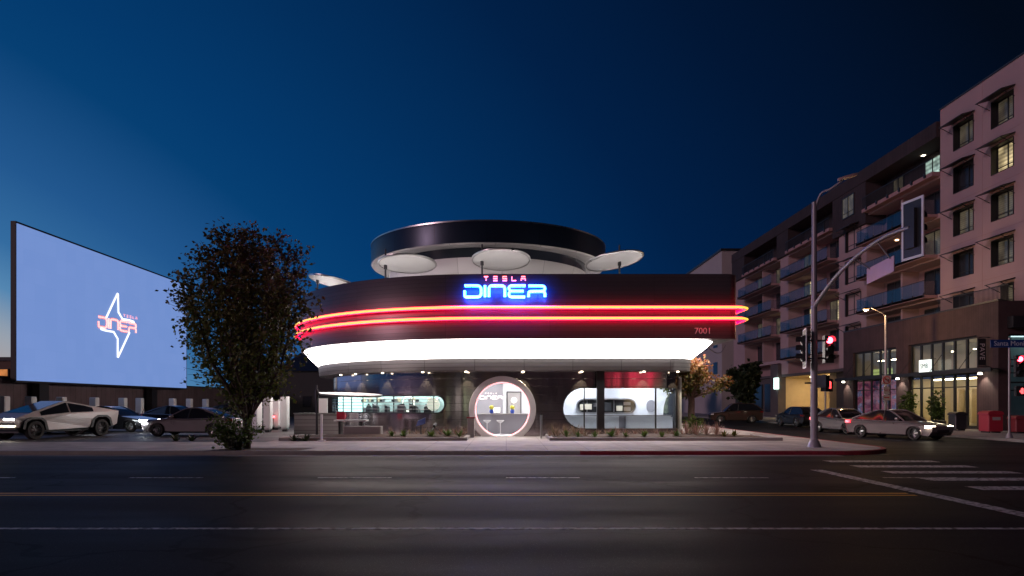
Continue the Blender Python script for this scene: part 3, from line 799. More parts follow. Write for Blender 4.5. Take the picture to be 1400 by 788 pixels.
b = B(); b.box(ha+1.45, 38.0, 1.25, ha+1.85, 38.13, 1.72); b.build('oven', M['dark'], hatch)
# porthole and the dark curved doorway at the right
def rounded(x0, x1, z0, z1, y, rx=.25, n=6):
    P = []
    for cx_, cz, a0 in ((x1-rx,z0+rx,-90),(x1-rx,z1-rx,0),(x0+rx,z1-rx,90),(x0+rx,z0+rx,180)):
        P += [(cx_+rx*math.cos(R(a0+90*k/n)), y, cz+rx*math.sin(R(a0+90*k/n))) for k in range(n+1)]
    return P
b = B(); Lp = [rounded(7.85,8.35,1.18,1.86,y) for y in (38.19,38.12)]; b.loft(Lp, True, True); b.build('wall_niche', M['room_grey'], KR)
b = B(); X0 = 8.55
P = [(X0, 37.2, .95), (X0+.02,37.1,1.5),(X0+.1,36.9,1.95),(X0+.25,36.6,2.2),(X0+.42,36.3,2.28),(X0+.42,36.3,.95)]
b.loft([P, [(x+.02,y+.05,z) for x,y,z in P]], True, True); b.build('side_door', M['dark_pane'], KR)
t = thing('order_counter', 'long white order counter below the serving hatch', 'counter', (5.7, 36.9, 0))
B().box(2.7,36.6,.02,6.05,37.1,1.0).build('counter_front', M['white_paint'], t); B().box(6.45,36.6,.02,8.9,37.1,1.0).build('counter_front', M['white_paint'], t)
B().box(2.65,36.5,1.0,8.92,37.2,1.05).build('counter_top', M['concrete'], t); B().box(6.06,36.8,.02,6.44,37.1,.99).build('gate', M['room_grey'], t)
# kitchen behind the ribbon window, following the curve
t = thing('kitchen', 'pale green kitchen seen through the long ribbon window', 'interior', (-6, 40, 0))
us = [UF-27 + 25.1*k/80 for k in range(81)]
f = lambda o, z: [(*wrap(u, -o), z) for u in us]
B().loft([f(.3,.9), f(1.9,.9), f(1.9,2.6), f(.3,2.6)], False).build('room_shell', M['room_green'], t, smooth=30)
us = [UF-27 + 13.6*k/50 for k in range(51)]
B().loft([f(.32,.9), f(.32,2.58)], False).build('end_wall', M['room_green'], t, smooth=30)
us = [UF-27 + 25.1*k/80 for k in range(81)]
B().loft([f(.5,2.57), f(1.7,2.57)], False).build('ceiling_light', M['lamp_cool'], t)
b = B()
for k in range(9):
    u = UF-9.6 + k*.85 + rnd.uniform(-.1,.1); w = rnd.uniform(.25,.6); h = rnd.uniform(1.2,1.55)
    p = [wrap(u,-1.1), wrap(u+w,-1.1), wrap(u+w,-1.6), wrap(u,-1.6)]
    b.loft([[(*q,.95) for q in p],[(*q,h) for q in p]], True, True)
b.build('kitchen_unit', M['steel_item'], t)
b = B()
for k in range(6):
    u = UF-8.4 + k*.95 + rnd.uniform(-.2,.2); w = rnd.uniform(.15,.5)
    p = [wrap(u,-.6), wrap(u+w,-.6), wrap(u+w,-.8), wrap(u,-.8)]
    b.loft([[(*q,.95) for q in p],[(*q,rnd.uniform(1.4,1.7)) for q in p]], True, True)
b.build('dark_cabinet', M['dark'], t)
b = B().xcyl((*wrap(UF-3.0,-.45),1.62), .34, .03, 'Y'); b.build('wall_clock', emit('lit round dial', (.95,1,.75), .7), t)

for k in range(6):                                         # hanging shelves with pans along the back of the kitchen
    u = UF-11.8 + k*1.55; p = [wrap(u,-1.5), wrap(u+1.0,-1.5), wrap(u+1.0,-1.75), wrap(u,-1.75)]
    sh = B().loft([[(*q,1.72) for q in p],[(*q,1.76) for q in p]], True, True).build('prep_shelf', M['steel_item'], t)
    for j in range(3):
        q = wrap(u+.2+.3*j, -1.62); B().lathe([(.001,0),(.09,0),(.11,.12+.05*((k+j)%3)),(.10,.13+.05*((k+j)%3)),(.001,.10)], 14, (*q,1.762)).build('pan', M[('dark','steel_item','room_warm')[(k+j)%3]], sh, 50)
pts = [(*wrap(UF-4.9+.42*math.cos(a), -.9), 1.64+.40*math.sin(a)) for a in [2*math.pi*k/32 for k in range(32)]]
B().tube(pts, .03, 8, closed=True).build('ring_lamp', emit('pale yellow ring lamp', (1,.97,.72), 1.6), t, 60)

# =================================================================== DRIVE-IN SCREEN
SX = -29.0
def on_screen(px_, py_):
    Y = SX*F/(px_-CX); return (SX+.012, Y, EYE+(HY-py_)/F*Y)
Y0, Y1, Z0, Z1 = 40.42, 61.9, 3.03, 12.35
S = thing('drive_in_screen', 'huge pale blue drive-in screen showing a white lightning bolt logo', 'cinema screen', (SX-.5, (Y0+Y1)/2, 0))
b = B().box(SX-.32, Y0-.05, Z0-.12, SX-.02, Y1+.12, Z1+.12); b.build('cabinet', M['black'], S)
def screen_mat():
    m = emit('screen picture', (.185,.305,.63), 1.0, (.05,.06,.1))
    nt = m.node_tree; N, L = nt.nodes, nt.links; p = N['Principled BSDF']
    tc = N.new('ShaderNodeTexCoord'); br = N.new('ShaderNodeTexBrick'); br.offset = 0
    sp = N.new('ShaderNodeSeparateXYZ'); cb = N.new('ShaderNodeCombineXYZ'); L.new(tc.outputs['Object'], sp.inputs[0]); L.new(sp.outputs['Y'], cb.inputs[0]); L.new(sp.outputs['Z'], cb.inputs[1])
    br.inputs['Scale'].default_value = 1; br.inputs['Brick Width'].default_value = 1.0; br.inputs['Row Height'].default_value = 1.0; br.inputs['Mortar Size'].default_value = .012
    br.inputs['Color1'].default_value = (.158,.268,.60,1); br.inputs['Color2'].default_value = (.168,.278,.612,1); br.inputs['Mortar'].default_value = (.155,.262,.585,1)
    L.new(cb.outputs[0], br.inputs['Vector']); L.new(br.outputs['Color'], p.inputs['Emission Color'])
    return m
pn = B().face([(SX,Y0,Z0),(SX,Y1,Z0),(SX,Y1,Z1),(SX,Y0,Z1)]).build('display_panel', screen_mat(), S)
def cr3(x, y): return on_screen(120 + x/7.16, 390 + y/7.16)
b = B()
b.tube(chaikin([cr3(178,318),cr3(288,82),cr3(293,82),cr3(298,325),cr3(445,350),cr3(450,378)],1), .075, 8)
b.tube(chaikin([cr3(125,408),cr3(126,437),cr3(290,465),cr3(289,706),cr3(294,706),cr3(405,465)],1), .075, 8)
b.build('bolt_outline', emit('white picture line', (.93,.97,1), 1.25), pn)
b = B(); ya, yb = on_screen(134,0)[1], on_screen(185.6,0)[1]
for p in glyph_paths((yb-ya)/10.9):
    b.tube(chaikin([(SX+.03, (ya+yb)/2 + x, 7.5 + z*1.06 + (x/(yb-ya))*.05) for x, z in p],1), .06, 8)
b.build('screen_letters', emit('pink red picture letters', (1,.52,.50), 1.2), pn)
b = B()
for p in glyph_paths((yb-ya)/10.9):
    b.tube(chaikin([(SX+.006, (ya+yb)/2 + x, 7.5 + z*1.06 + (x/(yb-ya))*.05) for x, z in p],1), .12, 8)
b.v = [(SX+.004+(x-SX)*.05, y, z) for x, y, z in b.v]
b.build('letter_halo', emit('red picture halo', (.78,.10,.16), .75), pn)
small_word(lambda y, z: (SX+.02, 53.0+y-.35, 8.33+z), .17, .42, .03, 'screen_letter', emit('pink picture letters', (1,.35,.45), .9), pn)
for Y in (43.0, 56.5):
    B().box(SX-.55, Y-.45, 0, SX-.1, Y+.45, Z0-.12).build('support_column', M['black'], S)
# wall and sheds behind the chargers
W = thing('boundary_wall', 'long dark boundary wall standing under the drive-in screen', 'wall', (-31, 58, 0))
B().box(-31.5, 33, 0, -29.9, 96, 3.2).build('wall', tiled('dusky plum wall', (.17,.12,.13), .6, 4, .85, seam=.02, axis=('Y','Z')), W)
B().box(-31.6, 32.9, 3.203, -29.8, 96.1, 3.3).build('coping', M['dark'], W)
def charger(x, y, label, group, rz=0, h=2.05):
    t = thing('ev_charger', label, 'charging post', (x, y, 0), rz, group)
    loops = []
    for z, w, d in ((.12,.10,.16),(.16,.15,.20),(.26,.195,.225),(.42,.215,.23),(h-.1,.215,.23),(h-.02,.21,.225),(h,.19,.20)):
        loops.append([(-d+.04,-w,z),(d-.04,-w,z),(d,-w+.05,z),(d,w-.05,z),(d-.04,w,z),(-d+.04,w,z),(-d,w-.05,z),(-d,-w+.05,z)])
    B().loft(loops, True, True).build('casing', M['white_paint'], t, 35, False)
    B().box(-.14,-.12,0,.14,.12,.13).build('foot', M['dark'], t, None, False)
    B().tube([(.235,.1,1.2),(.34,.13,1.0),(.36,.1,.55),(.3,.0,.35),(.3,-.1,.6),(.26,-.12,1.1)], .02, 6).build('cable', M['black'], t, 60, False)
    return t
for i, px_ in enumerate((5, 42, 84, 129, 168, 191, 236, 259, 281)):
    y = -27.0*F/(px_-CX)
    charger(-27.0, y, 'white charging post in the row along the dark wall below the drive-in screen', 'white charging posts along the dark wall')
for (px_, Y, lab, h) in ((351.5, 40.5, 'broad white charging post, first from the tree in the near cluster', 1.95), (366.5, 39.5, 'tall white round-footed charging post, second from the tree', 2.06),
                      (378.5, 43.0, 'slim white charging post set back between two taller ones', 1.9), (389.5, 40.5, 'tall white charging post nearest the low metal wall', 2.08)):
    charger((px_-CX)/F*Y, Y, lab, 'white charging posts between the tree and the diner', R(90 if px_ > 360 else 60), h)
# low metal wall and seating left of the diner
t = thing('low_wall', 'low steel clad wall between the charging posts and the diner', 'wall', (-11.6, 37, 0))
lw = [( at(402,0,37)[0], 37.0), (at(470,0,37)[0], 37.0)]
p = B(); p.loft([[(lw[0][0],37,0),(lw[1][0],37,0),(lw[1][0],37.2,0),(lw[0][0],37.2,0)],[(lw[0][0],37,1.1),(lw[1][0],37,1.1),(lw[1][0],37.2,1.1),(lw[0][0],37.2,1.1)]], True, False, ([0,2,2.7,4.7,5],[0,1.1])); p.build('wall_panel', M['collar'], t)
B().box(lw[0][0]-.03,36.96,1.1,lw[1][0]+.03,37.24,1.15).build('cap', M['steel_item'], t)
t = thing('menu_board', 'blank white menu board standing behind the low steel wall', 'sign board', (at(442,0,38)[0], 38, 0))
x = t.location.x; B().box(x-.24,37.95,.95,x+.24,38.05,1.95).build('board', M['white_paint'], t); B().box(x-.05,37.96,0,x+.05,38.04,.95).build('post', M['dark'], t)
def bench(label, x0, x1, Y, h, d, g=None):
    t = thing('picnic_table', label, 'table', ((x0+x1)/2, Y, 0), 0, g)
    B().box(x0,Y-d/2,h-.07,x1,Y+d/2,h).build('table_top', M['white_paint'], t)
    for x in (x0+.25, x1-.25): B().box(x-.05,Y-d*.35,0,x+.05,Y+d*.35,h-.075).build('leg', M['dark'], t)
bench('thin white topped table under the parasol beside the ribbon window', at(466,0,35)[0], at(508,0,35)[0], 33.9, .86, .7)
t = thing('stone_bench', 'pale block bench at the kerb below the ribbon window', 'bench', (at(494,0,32.6)[0], 32.8, 0))
B().rbox(at(470,0,32.6)[0], 32.5, .12, at(521,0,32.6)[0], 33.1, .58, .03).build('seat_block', M['concrete'], t); B().box(at(476,0,32.6)[0], 32.6, 0, at(515,0,32.6)[0], 33.0, .12).build('plinth', M['dark'], t)
t = thing('sign_post', 'slender white post with a small base plate at the pavement edge left of the diner', 'post', (at(447,0,31.2)[0], 30.3, 0))
x = t.location.x; B().tube([(x,30.3,0),(x,30.3,1.2)], .05, 10).build('post', M['white_paint'], t); B().box(x-.16,30.14,0,x+.16,30.46,.05).build('base_plate', M['white_paint'], t)
t = thing('streak_box', 'small red made-up box on a stand in place of a light streak, beside the white post', 'made-up box', (at(462,0,34)[0], 34.6, 0))  # made up in place of a red streak of passing traffic
x = t.location.x; B().rbox(x-.2,34.5,.75,x+.2,34.75,1.25,.03).build('box', mat('streak red', (.45,.02,.05), .35), t); B().box(x-.04,34.58,0,x+.04,34.66,.75).build('stand', M['dark'], t)
t = thing('planter_pillar', 'square brown pillar at the left foot of the round doorway', 'pillar', (at(644,0,33.5)[0], 33.5, 0))
x = t.location.x; B().rbox(x-.17,33.3,0,x+.17,33.7,.95,.02).build('shaft', M['concrete'], t); B().box(x-.21,33.26,.95,x+.21,33.74,1.0).build('cap', M['kerb_red'], t)
t = thing('bollard', 'thin steel bollard right of the round doorway', 'bollard', (at(740,0,32.5)[0], 32.5, 0))
x = t.location.x; B().tube([(x,32.5,0),(x,32.5,1.12)], .055, 12).build('post', M['steel_item'], t); B().tube([(x,32.5,1.12),(x,32.5,1.15)], .065, 12).build('cap', M['dark'], t)
t = thing('service_box', 'dark blue tilted panel on a short stand in the left planting bed', 'panel', (at(573,0,32)[0], 32.6, 0))
x = t.location.x; b = B(); b.v = [(x-.22,32.55,.58),(x+.22,32.55,.7),(x+.2,32.75,.98),(x-.16,32.75,.82)]; n = [(a,y+.06,z+.02) for a,y,z in b.v]; vv = b.v; b.v = []
b.loft([vv, n], True, True); b.build('panel', mat('blue panel', (.03,.05,.16), .3), t); B().tube([(x,32.7,.1),(x,32.7,.8)], .03, 8).build('stand', M['dark'], t)

# =================================================================== VEHICLES
def wheel(t, x, y, r, w, spokes=5, rim='rim'):
    s = 1 if y > 0 else -1
    b = B(); prof = [(r*.66,-w/2),(r*.95,-w/2),(r,-w*.36),(r,w*.36),(r*.95,w/2),(r*.66,w/2)]
    b.lathe(prof, 28); b.v = [(x+a, y+z*s, r+bb) for a, bb, z in b.v]
    wh = b.build('wheel', M['tyre'], t, 40, False)
    b = B(); b.lathe([(r*.67,w*.30),(r*.60,w*.44),(r*.55,w*.30)], 28); b.lathe([(.001,w*.42),(r*.16,w*.42),(r*.18,w*.3)], 12)
    for k in range(spokes):
        a = 2*math.pi*k/spokes
        for da in (-.16,.16):
            c, q = math.cos(a), math.sin(a); c2, q2 = math.cos(a+da), math.sin(a+da)
            b.tube([(c*r*.1,q*r*.1,w*.40),(c2*r*.6,q2*r*.6,w*.38)], r*.045, 5)
    b.lathe([(.001,w*.05),(r*.66,w*.05)], 20)
    b.v = [(x+a, y+z*s, r+bb) for a, bb, z in b.v]
    b.build('rim', M[rim], wh, 40, False)
def smoothpath(pts, n=6):
    """Catmull-Rom through the points"""
    out = []
    for i in range(len(pts)-1):
        p0, p1, p2, p3 = pts[max(i-1,0)], pts[i], pts[i+1], pts[min(i+2,len(pts)-1)]
        for k in range(n):
            t = k/n
            out.append(tuple(.5*((2*b_)+(-a+c)*t+(2*a-5*b_+4*c-d)*t*t+(-a+3*b_-3*c+d)*t**3) for a,b_,c,d in zip(p0,p1,p2,p3)))
    return out + [pts[-1]]
def car(label, loc, heading, L=4.7, W=1.84, H=1.45, style='sedan', body='car_silver', head=None, tail=None, group=None, name='parked_car', cat='car'):
    """heading: angle of the nose in plan (0 = +X); local x points to the nose"""
    t = thing(name, label, cat, loc, heading, group)
    h = L/2; r = .335 if style == 'sedan' else .37; ra = r + .055; gc = .2 if style == 'sedan' else .24
    xf, xr = h-.88, -h+.98; belt = H*.64
    # lower body outline, clockwise from rear bottom
    low = []
    def arch(xc): return [(xc-ra*math.cos(a), r+ra*math.sin(a)*1.0) for a in [R(-12)+R(204)*k/14 for k in range(15)]]
    low += [(-h+.12, gc+.06)] + [(x, max(z, gc)) for x, z in arch(xr)] + [(x, max(z, gc)) for x, z in arch(xf)] + [(h-.16, gc+.02)]
    if style == 'sedan':
        top = smoothpath([(h-.02,.42),(h,.55),(h-.1,.70),(h*.62,.86),(h*.40,.93),(0,belt),(-h*.55,belt+.04),(-h*.8,belt+.05),(-h+.06,belt-.0),(-h,.72),(-h+.03,.45)], 4)
        roof = [(h*.42,.92),(h*.12,H-.1),(-.15,H),(-h*.30,H-.04),(-h*.80,belt+.06)]
    else:
        top = smoothpath([(h-.02,.45),(h,.62),(h-.08,.88),(h*.62,1.0),(h*.45,1.04),(0,belt+.02),(-h*.6,belt+.06),(-h+.05,belt+.02),(-h,.8),(-h+.03,.45)], 4)
        roof = [(h*.46,1.03),(h*.18,H-.1),(-.1,H),(-h*.62,H-.05),(-h+.06,belt+.06)]
    out = low + top
    def sec(f, inset, drop):
        P = []
        for x, z in out:
            taper = 1 - .13*max(0, (abs(x)/h-.62)/.38)**2
            zz = z - drop*max(0, min(1, (z-.45)/.4))
            P.append((x*(1-inset/h*.6), f*W/2*taper, zz))
        return P
    b = B().loft([sec(-.955,.10,.10), sec(-1,.03,.05), sec(-.965,0,.015), sec(-.8,0,0), sec(0,-.012,-.012), sec(.8,0,0), sec(.965,0,.015), sec(1,.03,.05), sec(.955,.10,.10)], True, True)
    bo = b.build('body', M[body], t, 38, False)
    # greenhouse
    rp = smoothpath(roof, 6)
    zt = max(z for x, z in rp)
    def yside(z): 
        f = max(0, min(1, (z-belt+.05)/(zt-belt))); return W/2*(.93 - .25*f)
    loops = [[(x, s*yside(z), z) for x, z in rp] for s in (-1, 1)]
    mid = [[(x, s*yside(z)*.55, z+.022) for x, z in rp] for s in (-1, 1)]
    g = B().loft([loops[0], mid[0], mid[1], loops[1]], False)
    for s, lp in ((-1, loops[0]), (1, loops[1])):
        base = [(x, s*yside(belt-.05), belt-.05) for x, z in rp]
        g.loft([lp, base] if s > 0 else [base, lp], False)
    g.build('window', M['car_glass'], t, 40, False)
    # painted roof and pillars
    k0 = next(i for i, p in enumerate(rp) if p[1] > zt-.11); k1 = len(rp)-1-next(i for i, p in enumerate(reversed(rp)) if p[1] > zt-.12)
    rr = B().loft([[(x, s*yside(z)*f, z+(.012 if abs(f) > .9 else .034)) for x, z in rp[k0:k1+1]] for s, f in ((-1,1.0),(-1,.55),(1,.55),(1,1.0))], False)
    for s in (-1, 1):
        rr.tube([(x, s*(yside(z)+.0), z+.005) for x, z in rp[:k0+1]], .035, 6); rr.tube([(x, s*yside(z), z+.01) for x, z in rp[k0:k1+1]], .03, 6); rr.tube([(x, s*yside(z), z+.005) for x, z in rp[k1:]], .06, 6)
    rr.build('roof', M[body], bo, 50, False)
    pil = B(); xb = -.1
    for s in (-1, 1): pil.tube([(xb, s*(yside(belt)+.008), belt-.02),(xb-.06, s*(yside(zt-.03)+.008), zt-.03)], .04, 6)
    pil.build('pillar', M['black'], bo, 50, False)
    for s in (-1, 1):
        m_ = B(); m_.rbox(h*.30-.1, s*(W/2+.02)-.09, belt+.02, h*.30+.08, s*(W/2+.02)+.09, belt+.17, .03); m_.build('mirror', M[body], t, 40, False)
        hm = B(); yh = s*W/2*.70; hx = h-.13 if style == 'sedan' else h-.10; hz = .66 if style == 'sedan' else .80
        hm.loft([[(hx-.16, yh-s*.0+d*.22+ s*.05, hz-.06+e*.13) for d, e in ((-1,0),(1,0),(1,1),(-1,1))], [(hx+.07, yh+d*.19, hz-.06+e*.10) for d, e in ((-1,0),(1,0),(1,1),(-1,1))]], True, True)
        hm.build('headlight', M[head] if head else M['head_off'], t, None, False)
        tm = B(); tz = belt-.16; tm.loft([[(-h+.02, s*W/2*.68+d*.2, tz+e*.13) for d, e in ((-1,0),(1,0),(1,1),(-1,1))],[(-h+.3, s*W/2*.78+d*.2, tz+e*.13) for d, e in ((-1,0),(1,0),(1,1),(-1,1))]], True, True)
        tm.v = [(x, y, z) for x, y, z in tm.v]
        tm.build('tail_light', M[tail] if tail else M['tail_off'], t, None, False)
        for x in (xf, xr): wheel(t, x, s*(W/2-.13), r, .22)
    gr = B().rbox(h-.1, -.45, .36, h+.02, .45, .52, .02); gr.build('grille', M['black'], t, None, False)
    B().box(-h-.005, -.26, .62, -h+.03, .26, .74).build('number_plate', M['white_paint'], t, None, False)
    un = B().box(-h+.35, -W/2+.3, .17, h-.35, W/2-.3, .4); un.build('underbody', M['black'], t, None, False)
    return t
M['car_silver'] = paint('silver car paint', (.25,.22,.23)); M['car_dark'] = paint('black car paint', (.022,.022,.028)); M['car_blue'] = paint('dark blue car paint', (.02,.03,.06))
M['car_grey'] = paint('grey car paint', (.17,.16,.18)); M['car_bronze'] = paint('bronze car paint', (.07,.045,.035)); M['car_steel'] = mat('raw stainless body', (.55,.50,.49), .36, metal=.35, var=.08, scale=1)
# left parking lot, all on the lot surface
def pickup(label, loc, heading):
    t = thing('pickup_truck', label, 'pickup truck', loc, heading)
    b = B()
    A = [( 2.62,.55),( 2.76,.62),(2.83,.98),(-2.84,1.28),(-2.78,.62),(-2.62,.55)]
    side = [(-2.62,.55),(-2.45,.55),(-2.33,.93),(-2.08,1.07),(-1.52,1.07),(-1.26,.93),(-1.12,.48),(1.22,.42),(1.34,.86),(1.56,1.02),(2.12,1.02),(2.4,.86),(2.48,.55),(2.76,.60),(2.83,.98),(0.1,1.155),(-2.84,1.28),(-2.78,.62)]
    secs = []
    for f, ins in ((-1.0,0),(-.93,0),(.93,0),(1.0,0)):
        P = []
        for x, z in side:
            yy = f*(1.01 if z > .9 else .955)
            if x > 2.3: yy *= .93
            P.append((x, yy, z))
        secs.append(P)
    b.loft(secs, True, True)
    # upper prism with tumblehome
    pk = (.12, 1.79); 
    base = [(2.83,.98,.94),(.1,1.155,1.01),(-2.84,1.28,1.01)]
    up = [(2.80,.99,.90),(pk[0],pk[1],.70),(-2.84,1.29,.93)]
    for s in (-1,1):
        q = [(base[0][0],s*base[0][2]*.99,base[0][1]),(base[1][0],s*base[1][2],base[1][1]),(base[2][0],s*base[2][2],base[2][1]),(up[1][0],s*up[1][2],up[1][1])]
        b.face(q[:2]+[q[3]]) ; b.face(q[1:])
    F1 = [(up[0][0],-.93,.985),(up[0][0],.93,.985),(pk[0],.70,pk[1]),(pk[0],-.70,pk[1])]; b.face(F1)
    F2 = [(pk[0],-.70,pk[1]),(pk[0],.70,pk[1]),(-2.84,1.0,1.285),(-2.84,-1.0,1.285)]; b.face(F2)
    b.build('body', M['car_steel'], t, None, False)
    def lerp(a, c, f): return tuple(x+(y-x)*f for x, y in zip(a, c))
    g = B()
    a0 = [lerp(F1[0],F1[3],f) for f in (.30,.97)]; a1 = [lerp(F1[1],F1[2],f) for f in (.30,.97)]
    g.face([(x,y*.94,z+.012) for x,y,z in (a0[0],a1[0],a1[1],a0[1])]); g.build('windscreen', M['car_glass'], t, None, False)
    g = B(); c0 = [lerp(F2[0],F2[3],f) for f in (.03,.42)]; c1 = [lerp(F2[1],F2[2],f) for f in (.03,.42)]
    g.face([(x,y*.93,z+.012) for x,y,z in (c0[0],c1[0],c1[1],c0[1])]); g.build('roof_glass', M['car_glass'], t, None, False)
    g = B(); c0 = [lerp(F2[0],F2[3],f) for f in (.44,.99)]; c1 = [lerp(F2[1],F2[2],f) for f in (.44,.99)]
    g.face([(x,y*.88,z+.012) for x,y,z in (c0[0],c1[0],c1[1],c0[1])]); g.build('bed_cover', M['black'], t, None, False)
    for s in (-1,1):
        # side glass on the inclined plane between belt and roof edge
        def onp(x, f):
            zb = 1.155 + (.98-1.155)*(x-.1)/2.73 if x > .1 else 1.155 + (1.28-1.155)*(.1-x)/2.94
            zt_ = pk[1] + (.985-pk[1])*(x-pk[0])/2.68 if x > pk[0] else pk[1] + (1.285-pk[1])*(pk[0]-x)/2.96
            yb = 1.01 - (.08*(x-.1)/2.73 if x > .1 else 0); yt = .70+.23*(x-pk[0])/2.68 if x > pk[0] else .70+.30*(pk[0]-x)/2.96
            return (x, s*(yb+(yt-yb)*f+.012), zb+(zt_-zb)*f+.006)
        for xs in (([1.55,.15,.07],), ([.0,-.85,-1.3],)):
            pts = xs[0]
            w = B(); lo = [onp(x,.12) for x in pts]; hi = [onp(x,.86 if abs(x) < 1.25 else .72) for x in pts]
            w.loft([lo, hi], False); w.build('side_window', M['car_glass'], t, None, False)
        for x0, arch in ((1.84,[(1.20,.42),(1.32,.86),(1.55,1.03),(2.13,1.03),(2.41,.86),(2.50,.5)]), (-1.80,[(-2.47,.52),(-2.34,.93),(-2.09,1.08),(-1.51,1.08),(-1.25,.93),(-1.10,.46)])):
            a = B(); inn = [(x0+(x-x0)*.80, .45+(z-.45)*.84) for x, z in arch]
            a.loft([[(x,s*1.022,z) for x,z in arch],[(x,s*1.022,z) for x,z in inn],[(x,s*.80,z) for x,z in inn]], False); a.build('arch_trim', M['black'], t, None, False)
            wheel(t, x0, s*.88, .435, .28, 7, 'dark')
        B().box(2.74, s*.62-.3, .93, 2.845, s*.62+.3, .985).build('headlight', M['head'], t, None, False)
        B().box(-2.87, s*.62-.34, 1.2, -2.82, s*.62+.34, 1.25).build('tail_light', M['tail'], t, None, False)
    B().box(-2.4,-.7,.32,2.45,.7,.62).build('underbody', M['black'], t, None, False)
    B().box(2.70,-.9,.5,2.80,.9,.9).build('front_bumper', M['black'], t, None, False)
    B().box(2.74,-.9,.62,2.83,.9,.66).build('fog_lamp', M['head_warm'], t, None, False)
pickup('angular bare steel pickup truck at the left edge of the car park', (-22.15, 33.5, .004), R(-105.4))
car('black fastback car with lit headlights charging below the drive-in screen', (-23.3, 40.6, .004), R(-6), L=5.0, W=1.95, H=1.46, body='car_dark', head='head')
car('dark blue car half hidden behind the steel pickup', (-24.6, 37.9, .004), R(-4), L=4.9, W=1.9, H=1.5, body='car_blue', head='head')
car('silver saloon parked left of the tree, nose to the left', (-16.1, 35.3, .004), R(176), L=4.8, W=1.85, H=1.42, body='car_silver', head='head')
car('dark car behind the silver saloon near the far charging posts', (-22.6, 47.0, .004), R(-4), L=4.7, W=1.85, H=1.46, body='car_blue')
car('black estate car far back by the last charging posts', (-20.5, 53.0, .004), R(0), L=4.7, W=1.85, H=1.55, style='suv', body='car_dark')
car('grey car with red tail lights lit behind the tree', (-15.7, 44.5, .004), R(100), L=4.7, W=1.85, H=1.45, body='car_dark', tail='tail')
# right side street
car('silver saloon with headlights on, waiting in the side street at the crossing', (20.2, 35.3, RZ+.002), R(-66), L=4.85, W=1.85, H=1.45, body='car_silver', head='head_warm', tail='tail', name='waiting_car')
car('blue grey hatchback queuing behind the silver saloon', (20.6, 41.6, RZ+.002), R(-80), L=4.5, W=1.82, H=1.47, body='car_grey', tail='tail', name='waiting_car')
car('black car parked at the kerb in front of the lit garage entrance', (22.75, 53.0, RZ+.002), R(94), L=4.5, W=1.85, H=1.5, style='suv', body='car_dark', name='parked_car')
car('bronze off-roader crossing the far end of the side street', (21.0, 62.5, RZ+.002), R(170), L=4.6, W=1.9, H=1.75, style='suv', body='car_bronze', name='waiting_car')

# =================================================================== TREES AND PLANTS
def leaves(pts, size, tonef, name, m, parent, droop=.3):
    b = B(); tones = []
    for p in pts:
        s = size*rnd.uniform(.6,1.35)
        d = Vector((rnd.gauss(0,1), rnd.gauss(0,1), rnd.gauss(0,.7)-droop)).normalized()
        q = d.cross(Vector((rnd.gauss(0,1), rnd.gauss(0,1), rnd.gauss(0,1)))).normalized()*s*.36
        p = Vector(p); c = d*s
        nrm = d.cross(q).normalized()*s*.08
        b.face([p, p+c*.45+q+nrm, p+c, p+c*.45-q+nrm]); tones.append(min(1,max(0,tonef(p)+rnd.gauss(0,.16))))
    o = b.build(name, m, parent)
    a = o.data.attributes.new('tone', 'FLOAT', 'FACE'); a.data.foreach_set('value', tones)
    return o
def limb(b, p0, p1, r0, r1, wob=.12, n=6):
    p0, p1 = Vector(p0), Vector(p1); L_ = (p1-p0).length; P = []
    o = Vector((0,0,0))
    for k in range(n+1):
        f = k/n; o += Vector((rnd.gauss(0,1), rnd.gauss(0,1), rnd.gauss(0,.4)))*wob*L_/n*(0 if k in (0,) else 1)
        P.append(p0.lerp(p1, f) + o*math.sin(math.pi*min(1,f*1.0))**.8 if k < n else p0.lerp(p1, f)+o*.5)
    b.tube(P, [r0+(r1-r0)*k/n for k in range(n+1)], 7); return P
def tree_fan(label, loc, H, spread, stems, trunk_h, leaf, lm, tonef, density, bark='bark', low=.2, name='street_tree', trunk_r=.13, twig=14, group=None):
    t = thing(name, label, 'tree', loc, 0, group); X, Y, Z = loc
    tb = B(); tp = limb(tb, (X,Y,Z-.1), (X+.05,Y,Z+trunk_h), trunk_r*1.25, trunk_r, .05)
    pts = []
    for k in range(stems):
        a = 2*math.pi*k/stems + rnd.uniform(-.4,.4); f = rnd.uniform(.45,1.0) if k % 3 else rnd.uniform(.05,.4)
        h = H*(1 - .30*f**2)*rnd.uniform(.88,1.0); rad = spread*f
        mid = (X+.66*rad*math.cos(a), Y+.66*rad*math.sin(a), Z+trunk_h+(h-trunk_h)*.45)
        end = (X+rad*math.cos(a), Y+rad*math.sin(a), Z+h)
        st = tp[rnd.choice((-1,-2,-1))]
        P = limb(tb, st, mid, trunk_r*.62, trunk_r*.4, .10) + limb(tb, mid, end, trunk_r*.4, .012, .16, 8)[1:]
        for j in range(2, len(P)):
            g = j/(len(P)-1)
            for _ in range(twig//4 + 1):
                if rnd.random() > low + g: continue
                ln = rnd.uniform(.35,1.15)*(1.15-.5*g)*spread/2.7
                dirv = Vector((math.cos(a)*.35+rnd.gauss(0,.6), math.sin(a)*.35+rnd.gauss(0,.6), rnd.uniform(-.15,.95))).normalized()
                e = P[j] + dirv*ln
                tw = limb(tb, P[j], e, .014, .004, .25, 3)
                for _ in range(int(density*rnd.uniform(.4,1.4))):
                    c = Vector(tw[rnd.randrange(1,4)]) ; pts.append(c + Vector((rnd.gauss(0,.11),rnd.gauss(0,.11),rnd.gauss(0,.11)))*spread/2.7)
    tb.build('trunk', M[bark], t, 60)
    leaves(pts, leaf, tonef, 'crown', lm, t)
    return t
